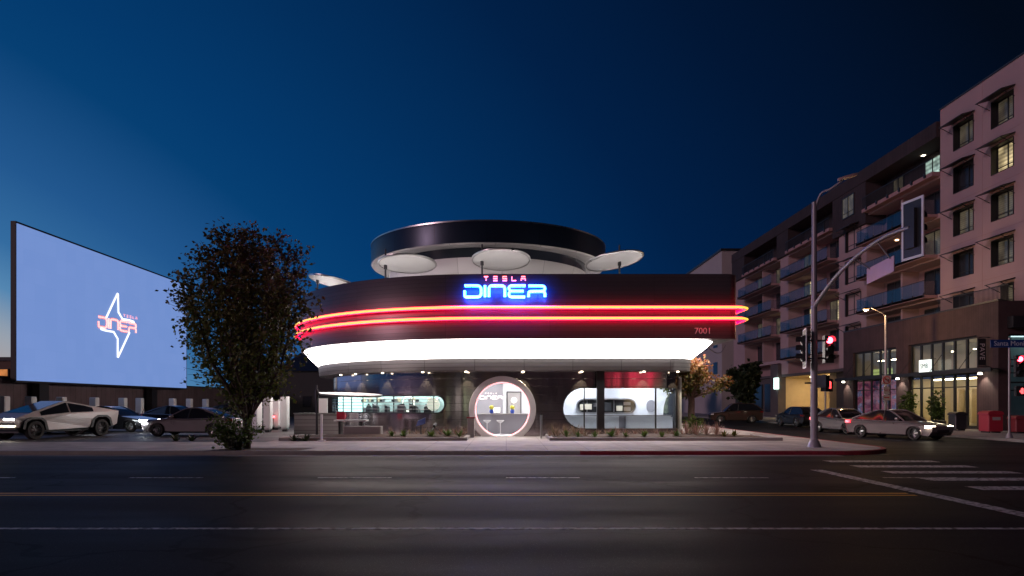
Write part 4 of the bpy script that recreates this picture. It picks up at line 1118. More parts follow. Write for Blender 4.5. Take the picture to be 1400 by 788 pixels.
# the tree in front, with the shrubby growth round its foot
rnd.seed(33)
tx, ty = at(338, 0, 25.2)[0], 25.2
tn = lambda p: .10 + .52*min(1,max(0,(p.z-2.6)/4.2)) + .25*min(1,max(-.5,(p.x-tx)/2.6))*.8
T = tree_fan('bushy multi-stemmed street tree with reddish upper leaves in front of the drive-in screen', (tx, ty, 0), 8.0, 2.85, 25, 1.0, .15, M['leaf_red'], tn, 11, low=.25, twig=25, trunk_r=.11)
pts = []
def shrub(label, px_, Y, w, h, n, lm, tone, name='shrub', leaf=.13, base=0.0, cat='shrub', group=None):
    X = at(px_,0,Y)[0]; t = thing(name, label, cat, (X,Y,base), 0, group)
    b = B(); pts = []
    for k in range(max(9, n//60)):
        a = rnd.uniform(0, 6.28); f = math.sqrt(rnd.random()); e = (X+w/2*f*math.cos(a), Y+w/2*f*math.sin(a)*.8, base+h*rnd.uniform(.45,1.0)*(1-.35*f))
        P = limb(b, (X+rnd.gauss(0,.06),Y+rnd.gauss(0,.06),base), e, .018, .005, .2, 5)
        for _ in range(60): 
            c = P[rnd.randrange(1,6)]; pts.append(c + Vector((rnd.gauss(0,.12),rnd.gauss(0,.12),rnd.gauss(0,.1)))*w/1.6)
    b.build('stem', M['bark'], t, 60); leaves(pts, leaf, lambda p: tone, 'foliage', lm, t)
    return t
shrub('leafy green shrub with yellowing leaves growing round the foot of the street tree', 320, 25.0, 2.0, 1.75, 1500, M['leaf_green'], .45, leaf=.12)
shrub('small dark tuft of leaves in the tree pit', 322, 24.55, .8, .5, 500, M['leaf_dark'], .5, leaf=.1)
rnd.seed(5)
tree_fan('small tree with orange and green leaves at the right end of the diner', (at(945,0,36.5)[0], 36.5, 0), 4.0, 2.0, 9, 2.0, .17, M['leaf_orange'], lambda p: .25+.5*min(1,max(0,(p.z-2.2)/1.6))+.1*(p.x-10)/2, 9, bark='bark_pale', name='small_tree', trunk_r=.17, twig=16)
shrub('rounded green shrub at the foot of the orange leaved tree', 948, 35.6, 1.5, 1.15, 1100, M['leaf_green'], .6, leaf=.12)
def agave(label, px_, Y, s, g, lm='leaf_green', tone=.4, base=.16, name='agave', cat='plant', n=16, spike=.06, lean=1.0):
    X = at(px_,0,Y)[0]; t = thing(name, label, cat, (X,Y,base), 0, g); b = B(); tones = []
    for k in range(n):
        a = 6.28*k/n + rnd.uniform(-.2,.2); e = rnd.uniform(.25,1.3)/lean; L_ = s*rnd.uniform(.7,1.1)
        d = Vector((math.cos(a)*math.cos(e), math.sin(a)*math.cos(e), math.sin(e))); sd = Vector((-math.sin(a), math.cos(a), 0))*spike*s*2
        p0 = Vector((X,Y,base-.03)); m1 = p0+d*L_*.5; tip = p0+d*L_+Vector((0,0,-.10*L_))
        b.face([p0-sd*.4, p0+sd*.4, m1+sd, m1-sd]); b.face([m1-sd, m1+sd, tip]); tones += [min(1,max(0,rnd.gauss(tone,.15)))]*2
    o = b.build('leaf_rosette', M[lm], t); a_ = o.data.attributes.new('tone','FLOAT','FACE'); a_.data.foreach_set('value', tones)
rnd.seed(3)
for px_ in (776,793,812,838,858,884,905,926): agave('low dark green rosette plant in the bed below the wide white window', px_+rnd.uniform(-3,3), 31.3+rnd.uniform(-.2,.3), rnd.uniform(.34,.5), 'rosette plants below the wide window', n=18)
for k in range(15): agave('short pinkish grass tuft among the rosettes below the wide white window', 752+k*13+rnd.uniform(-5,5), 32.0+rnd.uniform(-.4,1.2), rnd.uniform(.35,.6), 'grass tufts below the wide window', 'grass_pink', rnd.uniform(.2,.9), name='grass_tuft', n=30, spike=.014, lean=.9)
for px_ in (536,552,590,612,628): agave('low rosette plant in the bed below the ribbon window', px_, 31.4+rnd.uniform(-.2,.3), rnd.uniform(.38,.55), 'rosette plants below the ribbon window', n=18)
for k in range(11): agave('short straw grass tuft in the bed below the ribbon window', 530+k*10+rnd.uniform(-4,4), 32.2+rnd.uniform(-.5,1.0), rnd.uniform(.3,.55), 'grass tufts below the ribbon window', 'grass_pink', rnd.uniform(.1,.6), name='grass_tuft', n=28, spike=.014, lean=.9)
for px_ in (758,772,786): agave('straw coloured grass tuft at the left end of the right planting bed', px_, 32.4+rnd.uniform(-.3,.3), .72, 'straw grass tufts right of the doorway', 'grass_pink', .25, name='grass_tuft', n=44, spike=.012, lean=.9)
for px_ in (938,952,966,980): agave('pinkish feathery grass at the right end of the right planting bed', px_, 32.3+rnd.uniform(-.4,.4), .85, 'pink feathery grasses at the diner corner', 'grass_pink', .8, name='grass_tuft', n=48, spike=.011, lean=.85)
for px_, Y in ((990,31.4),(1004,31.6)): agave('low yellowish green plant at the far right of the planting bed', px_, Y, .4, 'yellowish plants at the bed end', 'leaf_orange', .3, n=18)
for px_ in (240,262,402,418): agave('low rosette plant along the car park edge beside the street tree', px_, 30.4, .45, 'rosette plants along the car park edge', 'leaf_dark', .5, base=.0, n=18)
for px_, lab in ((605, 'spidery pale ground lamp stand'),):
    t = thing('garden_spotlight', 'small garden spotlight on splayed legs in the left planting bed', 'spotlight', (at(px_-12,0,32)[0], 32.2, .15)); x = t.location.x
    B().tube([(x,32.2,.55),(x-.3,32.1,.15)], .02, 6).tube([(x,32.2,.55),(x+.45,32.1,.15)], .02, 6).tube([(x,32.2,.55),(x,32.5,.15)], .02, 6).build('leg', M['steel_item'], t); B().tube([(x,32.1,.6),(x+.05,32.35,.7)], .07, 10).build('lamp_head', M['dark'], t)

# dark background: houses, trees on the skyline
def house(label, x0, y0, x1, y1, h, m, lit=(), roof=.0, cat='house', name='house'):
    t = thing(name, label, cat, ((x0+x1)/2, (y0+y1)/2, 0)); b = B().box(x0,y0,0,x1,y1,h); b.build('wall', m, t)
    if roof:
        ym = (y0+y1)/2; b = B(); q = [(x0-.4,y0-.4,h+.003),(x1+.4,y0-.4,h+.003),(x1+.4,y1+.4,h+.003),(x0-.4,y1+.4,h+.003)]; r0, r1 = (x0+1.2,ym,h+roof),(x1-1.2,ym,h+roof)
        b.face([q[0],q[1],r1,r0]).face([q[2],q[3],r0,r1]).face([q[1],q[2],r1]).face([q[3],q[0],r0]).face(q[::-1]); b.build('roof', M['dark'], t)
    else: B().box(x0-.1,y0-.1,h+.003,x1+.1,y1+.1,h+.25).build('roof', M['dark'], t)
    for (wx, wz, ww, wh, mm) in lit:
        f_ = B().box(wx-.06,y0-.06,wz-.06,wx+ww+.06,y0-.003,wz+wh+.06).build('window', M['black'], t); B().box(wx,y0-.08,wz,wx+ww,y0-.062,wz+wh).build('pane', mm, f_)
    return t
M['amber_pane'] = lit_pane('amber lit window', (1,.36,.10), 1.3, .5)
house('low building with an amber lit front left of the drive-in screen', -48, 47, -34.1, 54, 4.6, mat('brown render',(.2,.13,.1),.8), [(-36.6,3.5,2.3,.5,M['amber_pane']),(-42,3.0,3,1.0,M['amber_pane']),(-36.0,.3,1.2,1.7,M['dark_pane'])])
house('dark house with a gabled roof behind the charging posts', -28, 84, -14.5, 94, 5.6, mat('grey clapboard',(.05,.05,.055),.8), [(-25,1.2,1,1.3,M['dark_pane']),(-19,1.2,1.4,1.3,M['dark_pane'])], 2.6)
house('dim brown house behind the end of the boundary wall', -36.0, 98, -28.5, 106, 3.6, mat('brown clapboard',(.16,.11,.10),.8), [(-31.5,1.8,.8,.25,M['amber_pane'])], 1.6)
rnd.seed(9)
def bg_tree(label, X, Y, H, sp, dens, g='dark trees on the skyline', lm='leaf_dark', tone=.4):
    tree_fan(label, (X,Y,0), H, sp, 10, H*.25, .5, M[lm], lambda p: tone, dens, name='background_tree', trunk_r=.2, twig=14, low=.4, group=g)
for X, Y, H, sp in ((-33,92,7.5,4.2),(-26,96,8.2,4.6),(-19,90,8,4.2),(-46,80,6.5,4),(-13,92,7.2,4)): bg_tree('dark tree on the skyline beyond the car park', X, Y, H, sp, 8)
for X, Y, H, sp in ((17.5,84,6.8,3.2),(22,98,6.5,3.4)): bg_tree('dark tree beside the far end of the side street', X, Y, H, sp, 8, 'dark trees along the side street')
bg_tree('dim street tree on the kerb in front of the dark lower block', 24.6, 70, 6.0, 2.2, 7, None)

# =================================================================== APARTMENT BLOCK
AX = 32.0
A = thing('apartment_building', 'rose stucco apartment block with balconies and a dark top floor beside the side street', 'apartment block', (AX+8, 68, 0))
def Yx(px_, X=AX): return X*F/(px_-CX)
FL = [7.9, 9.75, 12.75, 15.75, 18.8]                       # floor levels seen
# the near wing: openings cut through the wall, so windows sit in reveals
def side_wall(y0, y1, z0, z1, holes, X, depth):
    """wall sheet facing -X with openings (ya, yb, za, zb) and their reveals"""
    ys = sorted({y0, y1, *[h[0] for h in holes], *[h[1] for h in holes]}); zs = sorted({z0, z1, *[h[2] for h in holes], *[h[3] for h in holes]})
    b = B()
    for a, c in zip(ys, ys[1:]):
        for d, e in zip(zs, zs[1:]):
            m_, n_ = (a+c)/2, (d+e)/2
            if any(h[0] < m_ < h[1] and h[2] < n_ < h[3] for h in holes): continue
            b.face([(X,c,d),(X,a,d),(X,a,e),(X,c,e)])
    for a, c, d, e in holes:
        b.face([(X,a,d),(X,c,d),(X+depth,c,d),(X+depth,a,d)]); b.face([(X,c,e),(X,a,e),(X+depth,a,e),(X+depth,c,e)])
        b.face([(X,a,e),(X,a,d),(X+depth,a,d),(X+depth,a,e)]); b.face([(X,c,d),(X,c,e),(X+depth,c,e),(X+depth,c,d)])
    return weld(b)
wins = []                                                   # (ya, yb, za, zb, pane material, awning)
ROW = [(19.70,21.5),(16.65,18.5),(13.6,15.4),(10.6,12.35)]
for i, (za, zb) in enumerate(ROW):
    wins.append((43.0, 45.0, za, zb, ['blind_pane','pane_warm','blind_pane','blind_pane'][i], True))
    wins.append((46.7, 48.8, za-.05, zb-.05, ['blind_pane','dark_pane','blind_pane','dark_pane'][i], True))
wins.append((43.0, 44.1, 8.0, 9.35, 'blind_pane', True)); wins.append((46.7, 48.8, 8.0, 9.35, 'dark_pane', True))
NE, NW_ = 41.66, 50.3
side_wall(NE, NW_, 7.0, 23.25, [w[:4] for w in wins], AX, .5).build('wall', M['stucco'], A)
b = B(); b.face([(AX,NE,7),(AX+16,NE,7),(AX+16,NE,23.25),(AX,NE,23.25)]).face([(AX,NW_,23.25),(AX+16,NW_,23.25),(AX+16,NW_,7),(AX,NW_,7)]).face([(AX,NE,23.25),(AX+16,NE,23.25),(AX+16,NW_,23.25),(AX,NW_,23.25)])
b.build('wall', M['stucco'], A)
B().box(AX-.06,NE-.06,23.26,AX+.3,NW_+.05,23.38).build('parapet_cap', M['dark'], A)
b = B()
for z in (9.9, 12.95, 16.0, 19.05): b.box(AX-.008,NE,z-.012,AX+.002,NW_,z+.012)
for y in (45.85,): b.box(AX-.008,y-.012,7.95,AX+.002,y+.012,23.2)
b.build('control_joint', M['stucco_dark'], A)
def window(y0, y1, z0, z1, pane, awning, X, parent, cols=2):
    deep = awning and X == AX
    b = B(); xw = X+(.36 if deep else .16); w = .10
    b.box(xw,y0,z0,xw+.1,y0+w,z1).box(xw,y1-w,z0,xw+.1,y1,z1).box(xw,y0+w,z0,xw+.1,y1-w,z0+w).box(xw,y0+w,z1-w,xw+.1,y1-w,z1)
    for k in range(1, cols): y = y0+(y1-y0)*k/cols; b.box(xw-.005,y-.045,z0+w,xw+.09,y+.045,z1-w)
    zb = z0+(z1-z0)*.24; b.box(xw+.005,y0+w,zb-.03,xw+.085,y1-w,zb+.03)
    # deep dark near jamb as on the building
    if deep: b.box(X-.05,y1-.03,z0,xw-.002,y1-.002,z1).box(X-.05,y0+.002,z0,xw-.002,y0+.03,z1).box(X-.05,y0+.031,z1-.03,xw-.002,y1-.031,z1-.002).box(X-.05,y0+.031,z0+.002,xw-.002,y1-.031,z0+.03)
    elif awning: b.box(X-.03,y1+.002,z0-.04,X+.15,y1+.14,z1+.05)
    fr = b.build('window', M['black'], parent)
    B().box(xw+.04,y0+w,z0+w,xw+.06,y1-w,z1-w).build('pane', M[pane], fr)
    if awning:
        a = B(); p = [(X-.02,z1+.25),(X-.95,z1-.02),(X-.95,z1-.07),(X-.02,z1+.18)]
        a.loft([[(x,y0-.15,z) for x,z in p],[(x,y1+.2,z) for x,z in p]], True, True)
        for y in (y0-.08,y1+.12): a.tube([(X-.9,y,z1-.06),(X-.01,y,z1-.5)], .025, 5)
        a.build('awning', M['black'], fr)
for w in wins: window(*w, AX, A)
# set-back balcony stacks
def stack(ya, yb, roof_z, wall_y, nbal, lit, top_dark, slabX=1.0, near_col=True):
    """one bay from ya to yb: recess 1.5 m deep with slabs, glass rails, doors"""
    pass
PIL = [(60.6,66.3)]
b = B()
# main body behind the recesses
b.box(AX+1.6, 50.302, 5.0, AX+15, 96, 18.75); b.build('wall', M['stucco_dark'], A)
b = B()
for ya, yb in ((60.6,65.6),(77.4,79.6),(91.5,96.0)): b.box(AX, ya, 5.0, AX+1.598, yb, 18.79)
for ya, yb in ((50.303,60.6),(65.6,77.4),(79.6,91.5)):
    for z in (6.7, 9.72, 12.72, 15.72, 18.66): b.box(AX+.004, ya+.003, z-.36, AX+1.597, yb-.003, z)
    for q in (.5,): y = ya+(yb-ya)*q; b.box(AX+.3, y-.14, 6.7, AX+1.597, y+.14, 18.3) if False else None
b.build('wall', M['stucco'], A)
bays = [(50.303,60.6,'A'),(65.6,77.4,'B'),(79.6,91.5,'C')]
for bi, (ya, yb, nm) in enumerate(bays):
    for fi, z in enumerate((6.7, 9.72, 12.72, 15.72)):
        # dividing fin
        ym = ya + (yb-ya)*.52
        fin = B().box(AX+.25, ym-.12, z+.002, AX+1.598, ym+.12, z+2.63); fin.build('balcony_fin', M['stucco'], A)
        # doors and windows at the back of the recess
        for k, (q0, q1) in enumerate(((.06,.42),(.62,.94))):
            y0, y1 = ya+(yb-ya)*q0, ya+(yb-ya)*q1
            pm = 'dark_pane'
            hsh = (bi*7 + fi*3 + k*5) % 11
            if hsh in (1, 6): pm = 'blind_pane'
            if (bi, fi, k) in ((1,1,0),(1,2,1),(2,1,1),(1,3,1)): pm = 'blind_pane'
            if (bi, fi, k) in ((1,1,1),(1,0,1),(2,0,0)): pm = 'dark_pane'
            fr = B(); xw = AX+1.5
            for y in (y0, (y0*2+y1)/3, (y0+y1*2)/3, y1): fr.box(xw, y-.05, z+.02, xw+.09, y+.05, z+2.35)
            fr.box(xw+.002,y0,z+2.351,xw+.088,y1,z+2.43)
            fo = fr.build('balcony_door', M['black'], A)
            B().box(xw+.03,y0+.05,z+.02,xw+.05,y1-.05,z+2.35).build('pane', M[pm], fo)
            if (bi, fi, k) in ((1,1,0),(1,1,1),(2,1,0),(1,2,1)):
                yq = y0+(y1-y0)*.36; B().box(xw+.005,yq,z+.05,xw+.022,yq+(y1-y0)*.26,z+2.3).build('lit_pane', M['pane_warm'], fo)
        if fi == 0 and bi == 2: continue
        pro = 1.05
        b2 = ya+.3; b3 = yb-.25
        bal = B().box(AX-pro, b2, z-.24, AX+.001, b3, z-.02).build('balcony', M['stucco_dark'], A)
        n = max(4, int((b3-b2)/1.35))
        g = B()
        for k in range(n):
            y0 = b2+(b3-b2)*k/n; y1 = b2+(b3-b2)*(k+1)/n; g.box(AX-pro+.03,y0+.03,z+.03,AX-pro+.045,y1-.03,z+1.02)
        for y in (b2+.04, b3-.04): g.box(AX-pro+.06,y-.008,z+.03,AX,y+.008,z+1.02)
        g.build('glass_rail', M['rail_glass'], bal)
        g = B(); g.box(AX-pro+.01,b2,z+1.03,AX-pro+.06,b3,z+1.07).box(AX-pro+.005,b2,z-.2,AX-pro+.0,b3,z)
        for k in range(n+1): y = b2+(b3-b2)*k/n; g.box(AX-pro-.03,y-.03,z-.2,AX-pro+.03,y+.03,z+.12)
        g.build('rail_post', M['dark'], bal)
# top floor: dark standing seam with recesses
TZ0, TZ1 = 18.8, 22.45
b = B()
b.box(AX+1.62, 50.304, 18.76, AX+15, 95.9, TZ1-.02)                       # core
b.build('top_floor_wall', M['clad'], A)
b = B()
for ya, yb in ((60.3,66.4),(76.9,80.1),(91.0,96.0)): b.box(AX-.25, ya, 17.6 if ya < 66 else 18.5, AX+1.61, yb, 21.7)
b.box(AX-.3, 50.31, 21.3, AX+1.61, 96.0, TZ1)
b.build('top_floor_cladding', M['clad'], A)
for ya, yb in ((50.31,60.298),(66.402,76.898),(80.102,90.998)):
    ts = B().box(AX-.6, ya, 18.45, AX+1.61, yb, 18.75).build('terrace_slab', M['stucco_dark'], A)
    b = B().box(AX-.58,ya,19.72,AX-.53,yb,19.77)
    n = int((yb-ya)/.13)
    for k in range(n): y = ya+(yb-ya)*(k+.5)/n; b.box(AX-.565,y-.009,18.75,AX-.545,y+.009,19.73)
    b.build('terrace_railing', M['black'], ts)
b = B()
for ya, yb in ((50.31,60.298),(66.402,76.898),(80.102,90.998)):
    n = 6
    for k in range(n): y = ya+(yb-ya)*(k+.5)/n; b.box(AX-.7,y-.1,18.55,AX-.601,y+.1,18.85)
b.build('planter_clip', M['black'], A)
for ya, yb, pm in ((52.7,54.7,'pane_cool'),(57.6,59.2,'blind_pane'),(68,70.2,'dark_pane'),(72,75,'dark_pane'),(82,84,'dark_pane'),(86,89,'dark_pane')):
    window(ya, yb, 18.85, 21.0, pm, False, AX+1.38, A)
for ya, yb, za, zb, pm in ((62.2,64.4,18.9,20.9,'blind_pane'),):
    window(ya, yb, za, zb, pm, False, AX-.48, A)
# pilaster windows with awnings, a column of five
for za in (15.9, 12.9, 9.9, 6.9):
    window(61.5, 63.9, za-.1, za+1.9, 'blind_pane' if za in (12.9, 9.9) else 'dark_pane', True, AX-.19, A)
# a warm lamp in the second terrace ceiling
la = B().box(AX+.9,53.9,21.255,AX+1.15,54.15,21.295).build('terrace_lamp', emit('terrace lamp', (1,.86,.62), 5), A)
la = B().box(AX+.6,57.0,15.28,AX+.8,57.2,15.355).build('terrace_lamp', emit('dim terrace lamp', (1,.6,.3), 9), A)
# ---- shop podium
P0, P1, PXf = 41.6, 60.7, 30.0
doors = [(43.5, 50.9, 0.05, 6.0), (52.5, 59.0, 0.05, 6.0)]
side_wall(P0, P1, 0, 7.93, doors, PXf, .35).build('podium_wall', M['board'], A)
b = B(); b.face([(PXf,P1,0),(PXf,P1,7.93),(AX+4,P1,7.93),(AX+4,P1,0)]).face([(PXf,P0,7.93),(AX+.0,P0,7.93),(AX+.0,P1,7.93),(PXf,P1,7.93)])
b.face([(PXf,P0,0),(PXf+.62,P0,0),(PXf+.62,P0,7.93),(PXf,P0,7.93)]).face([(PXf+.62,P0,5.9),(PXf+9,P0,5.9),(PXf+9,P0,7.93),(PXf+.62,P0,7.93)]).face([(PXf+9,P0,0),(AX+16,P0,0),(AX+16,P0,7.93),(PXf+9,P0,7.93)])
b.build('podium_wall', M['board'], A)
B().box(PXf-.04,P0-.04,7.935,PXf+.3,P1,8.03).build('podium_cap', M['dark'], A)
# steel canopy beam along the shop front, with rods
b = B().box(PXf-.9,P0-.6,3.60,PXf-.82,P1-.3,3.84).box(PXf-.82,P0-.6,3.76,PXf-.005,P1-.3,3.80)
for y in (44,47,50.5,53,56,59): b.tube([(PXf-.85,y,3.82),(PXf-.01,y,5.0)], .02, 6)
b.build('canopy', M['black'], A)
def shop(ya, yb, lamp, wallm, cols, parent, tilt=False):
    z1 = 6.0
    b = B(); x = PXf+.2
    ys = [ya+(yb-ya)*k/cols for k in range(cols+1)]
    for i, y in enumerate(ys): 
        w = .09 if i not in (0, cols) else .14
        b.box(x-.02, max(ya,y-w), .06, x+.1, min(yb,y+w), z1-.01)
    for z, h in ((.06,.16),(2.72,.07),(3.55,.42),(z1-.14,.13)): b.box(x-.01, ya, z, x+.09, yb, z+h)
    s = b.build('shopfront', M['black'], parent)
    B().box(x+.03,ya+.02,.1,x+.045,yb-.02,z1-.02).build('pane', M['glass'], s)
    # the shop behind it, two levels
    r = B()
    for z0, z2 in ((.04,3.4),(3.75,5.98)):
        X0, X1 = x+.12, x+3.0
        r.face([(X0,ya,z0),(X0,yb,z0),(X1,yb,z0),(X1,ya,z0)]).face([(X1,ya,z0),(X1,yb,z0),(X1,yb,z2),(X1,ya,z2)]).face([(X0,ya,z0),(X1,ya,z0),(X1,ya,z2),(X0,ya,z2)]).face([(X0,yb,z2),(X1,yb,z2),(X1,yb,z0),(X0,yb,z0)]).face([(X0,ya,z2),(X1,ya,z2),(X1,yb,z2),(X0,yb,z2)])
    r.build('shop_interior', wallm, s)
    return s
s1 = shop(43.5, 50.9, None, M['room_warm'], 6, A)
B().box(PXf+1.2,44.6,3.32,PXf+1.5,49.9,3.39).build('ceiling_light', M['lamp_warm'], s1)
b = B()
for y in (44.6, 46.9, 49.2): b.xcyl((PXf+2.2,y,5.4), .09, .06, 'Z', 10)
b.build('pendant_lamp', M['lamp_warm'], s1)
b = B()
for y in (45.0,46.3,47.9,49.3): b.box(PXf+2.7,y,.3,PXf+3.1,y+.55,2.7)
b.build('curtain', mat('tan curtain',(.45,.36,.22),.8), s1)
s2 = shop(52.5, 59.0, None, mat('dark shop wall', (.2,.17,.15), .8), 5, A)
b = B()
for y in (53.2, 55.2, 57.2): b.box(PXf+1.6,y,5.2,PXf+1.9,y+.8,5.27)
b.build('ceiling_light', M['lamp_warm'], s2)
b = B()
for y0, w in ((53.0,1.0),(55.3,.7),(57.0,1.3)): b.box(PXf+1.3,y0,3.8,PXf+1.34,y0+w,4.55)
b.build('lit_shelf', lit_pane('yellow green lit shelf', (.9,1,.3), .55, 3), s2)
# window graphic: a generic coast road picture, plain procedural colours
def poster_mat():
    m, nt, p = new_mat('window graphic print'); N, L = nt.nodes, nt.links
    tc = N.new('ShaderNodeTexCoord'); nz = N.new('ShaderNodeTexNoise'); nz.inputs['Scale'].default_value = .9; nz.inputs['Detail'].default_value = 8; nz.inputs['Distortion'].default_value = .8
    mp = N.new('ShaderNodeMapping'); mp.inputs['Scale'].default_value = (1,.6,1.5); L.new(tc.outputs['Object'], mp.inputs[0]); L.new(mp.outputs[0], nz.inputs['Vector'])
    cr = N.new('ShaderNodeValToRGB'); E = cr.color_ramp.elements
    E[0].position = .33; E[0].color = (.02,.012,.03,1); E[1].position = .68; E[1].color = (.30,.26,.33,1)
    for po_, c in ((.44,(.16,.035,.06,1)),(.52,(.30,.09,.11,1)),(.58,(.10,.09,.16,1))): e = E.new(po_); e.color = c
    L.new(nz.outputs['Fac'], cr.inputs[0]); L.new(cr.outputs[0], p.inputs['Base Color']); L.new(cr.outputs[0], p.inputs['Emission Color']); p.inputs['Emission Strength'].default_value = .55; p.inputs['Roughness'].default_value = .2
    return m
B().box(PXf+.26,52.75,.3,PXf+.28,58.75,3.5).build('window_graphic', poster_mat(), s2)
# the front of the podium facing the boulevard
b = B()
for k in range(7): x = PXf+.62+k*1.38; b.box(x-.05,P0+.1,.05,x+.05,P0+.2,5.9)
for z in (.06,2.9,3.9,5.8): b.box(PXf+.62,P0+.11,z,PXf+9,P0+.19,z+.1)
s3 = b.build('shopfront', M['black'], A)
B().box(PXf+.62,P0+.14,.1,PXf+9,P0+.155,5.9).build('pane', M['glass'], s3)
r = B(); X0, X1, Ya, Yb = PXf+.6, PXf+9, P0+.25, 43.3
r.face([(X0,Yb,.05),(X0,Yb,5.9),(X1,Yb,5.9),(X1,Yb,.05)]).face([(X0,Ya,.05),(X0,Yb,.05),(X1,Yb,.05),(X1,Ya,.05)]).face([(X0,Ya,5.9),(X0,Yb,5.9),(X1,Yb,5.9),(X1,Ya,5.9)]).face([(X0,Ya,.05),(X0,Yb,.05),(X0,Yb,5.9),(X0,Ya,5.9)]).face([(X1,Ya,.05),(X1,Yb,.05),(X1,Yb,5.9),(X1,Ya,5.9)])
r.build('shop_interior', M['room_green'], s3)
B().box(PXf+1.5,42.3,5.8,PXf+7,42.6,5.87).build('ceiling_light', emit('pale ceiling strip', (.8,1,.95), 1.4), s3)
B().box(PXf+.55,P0-.5,6.25,PXf+9.2,P0+.0,6.95).build('canopy', M['black'], A)
# podium terrace rail
b = B()
for k in range(60): y = 42.0+k*.115; b.box(PXf+.9,y,8.05,PXf+.92,y+.02,9.0)
b.box(PXf+.88,41.95,9.0,PXf+.94,48.9,9.05); b.build('terrace_railing', M['dark'], A)
# wall washers on the piers
for y in (51.7, 60.0, 42.7):
    d = B().lathe([(.001,.1),(.09,.1),(.13,0),(.10,-.03),(.001,-.03)], 16, (PXf-.35,y,3.5)).build('pier_lamp', emit('pier lamp lens', (1,.93,.75), 10) if 'pl' not in M else M['pl'], A); M['pl'] = d.data.materials[0]
    B().tube([(PXf-.35,y,3.6),(PXf-.01,y,3.68)], .025, 6).build('lamp_arm', M['black'], d)
    la = bpy.data.lights.new('pier_lamp_light', 'SPOT'); la.energy = 90; la.color = (1,.9,.7); la.spot_size = R(95); la.spot_blend = .5; la.shadow_soft_size = .08
    lo = bpy.data.objects.new('pier_lamp_light', la); C.objects.link(lo); lo.location = (PXf-.42,y,3.42); lo.rotation_euler = Vector((.5,0,-1)).to_track_quat('-Z','Y').to_euler()
    lo.parent = d; lo.matrix_parent_inverse = Matrix.Identity(4)
# ---- lower dark block beyond the podium
b = B().box(AX+1.2,60.72,0,AX+1.55,68.6,4.98).box(AX-.0,60.72,4.7,AX+1.59,95.9,4.98)
b.box(AX-.4,79.3,0,AX+.6,81.6,6.2); b.box(AX+.2,81.6,0,AX+1.55,95.9,4.69)
b.build('lower_wall', mat('charcoal render', (.09,.075,.075), .85, var=.2), A)
b = B()
for ya, yb in ((82.5,84.5),(85.5,88),(89.5,92.5)): b.box(AX-.0,ya,.6,AX+.19,yb,4.0)
b.build('lower_window', M['dark_pane'], A)
g = B(); X0, X1, Ya, Yb, Zt = AX+.5, AX+8, 68.61, 79.29, 4.69
g.face([(X1,Ya,0),(X1,Yb,0),(X1,Yb,Zt),(X1,Ya,Zt)]).face([(X0,Yb,0),(X0,Yb,Zt),(X1,Yb,Zt),(X1,Yb,0)]).face([(X0,Ya,0),(X0,Ya,Zt),(X1,Ya,Zt),(X1,Ya,0)]).face([(X0,Ya,Zt),(X0,Yb,Zt),(X1,Yb,Zt),(X1,Ya,Zt)]).face([(X0,Ya,.01),(X0,Yb,.01),(X1,Yb,.01),(X1,Ya,.01)])
gg = g.build('garage_entrance', mat('beige garage paint', (.55,.43,.24), .7), A)
B().box(AX+2.5,70.5,4.6,AX+3.2,77.5,4.66).build('ceiling_light', M['lamp_warm'], gg)
b = B().box(AX+4.5,70,2.35,AX+7.9,76.5,2.5).box(AX+3.2,72.6,0,AX+3.6,73.0,4.65).box(AX+7.9,72,2.9,AX+7.95,72.8,3.8); b.build('ramp_beam', mat('garage concrete', (.36,.27,.16), .8), gg)
# ---- signs fixed on or beside the block
t = thing('lightbox_sign', 'glowing white square shop sign above the shop door', 'sign', (PXf-.5, 48.9, 4.6))
Y = Yx(1265, PXf-.45); zc = at(0, 501.5, Y)[2]; t.location = (PXf-.45, Y, zc)
B().box(PXf-.52,Y-.62,zc-.55,PXf-.38,Y+.62,zc+.48).build('light_box', emit('sign face', (.86,1,.93), 1.15), t)
text_obj('lettering', 'SMB', .5, mat('grey lettering', (.02,.03,.03), .5), (PXf-.54,Y,zc+.02), FACE_LEFT, t, .004)
B().box(PXf-.4,Y-.5,zc+.5,PXf,Y-.44,zc+.54).build('bracket', M['black'], t)
t = thing('blade_sign', 'narrow dark vertical sign with pale letters on the shop corner', 'sign', (PXf-.3, 42.75, 5.0))
Y = Yx(1344, PXf-.4)
B().box(PXf-.75,Y-.05,at(0,500,Y)[2],PXf-.25,Y+.05,at(0,463,Y)[2]).build('sign_board', M['black'], t)
rot = FACE_CAM @ Matrix.Rotation(R(-90), 3, 'Z')
text_obj('lettering', 'PAVE', .44, mat('pale lettering', (.55,.5,.5), .5), (PXf-.5,Y-.06,at(0,481,Y)[2]), rot, t, .004, spacing=1.05)
b = B().tube([(PXf-.75,Y,at(0,462,Y)[2]+.03),(PXf,Y,at(0,462,Y)[2]+.03)], .03, 6).tube([(PXf-.75,Y,at(0,501,Y)[2]-.03),(PXf,Y,at(0,501,Y)[2]-.03)], .03, 6); b.build('bracket', M['black'], t)
t = thing('pylon_sign', 'greenish white light box on the dark pillar beside the garage entrance', 'sign', (AX-.5, 80.5, 4)); 
zc = at(0,524.5,79)[2]; B().box(AX-.75,79.0,zc-.65,AX-.42,79.7,zc+.65).build('light_box', emit('green white sign face', (.7,1,.92), 3.0), t); B().box(AX-.43,79.1,zc-.2,AX-.401,79.6,zc+.2).build('bracket', M['black'], t)
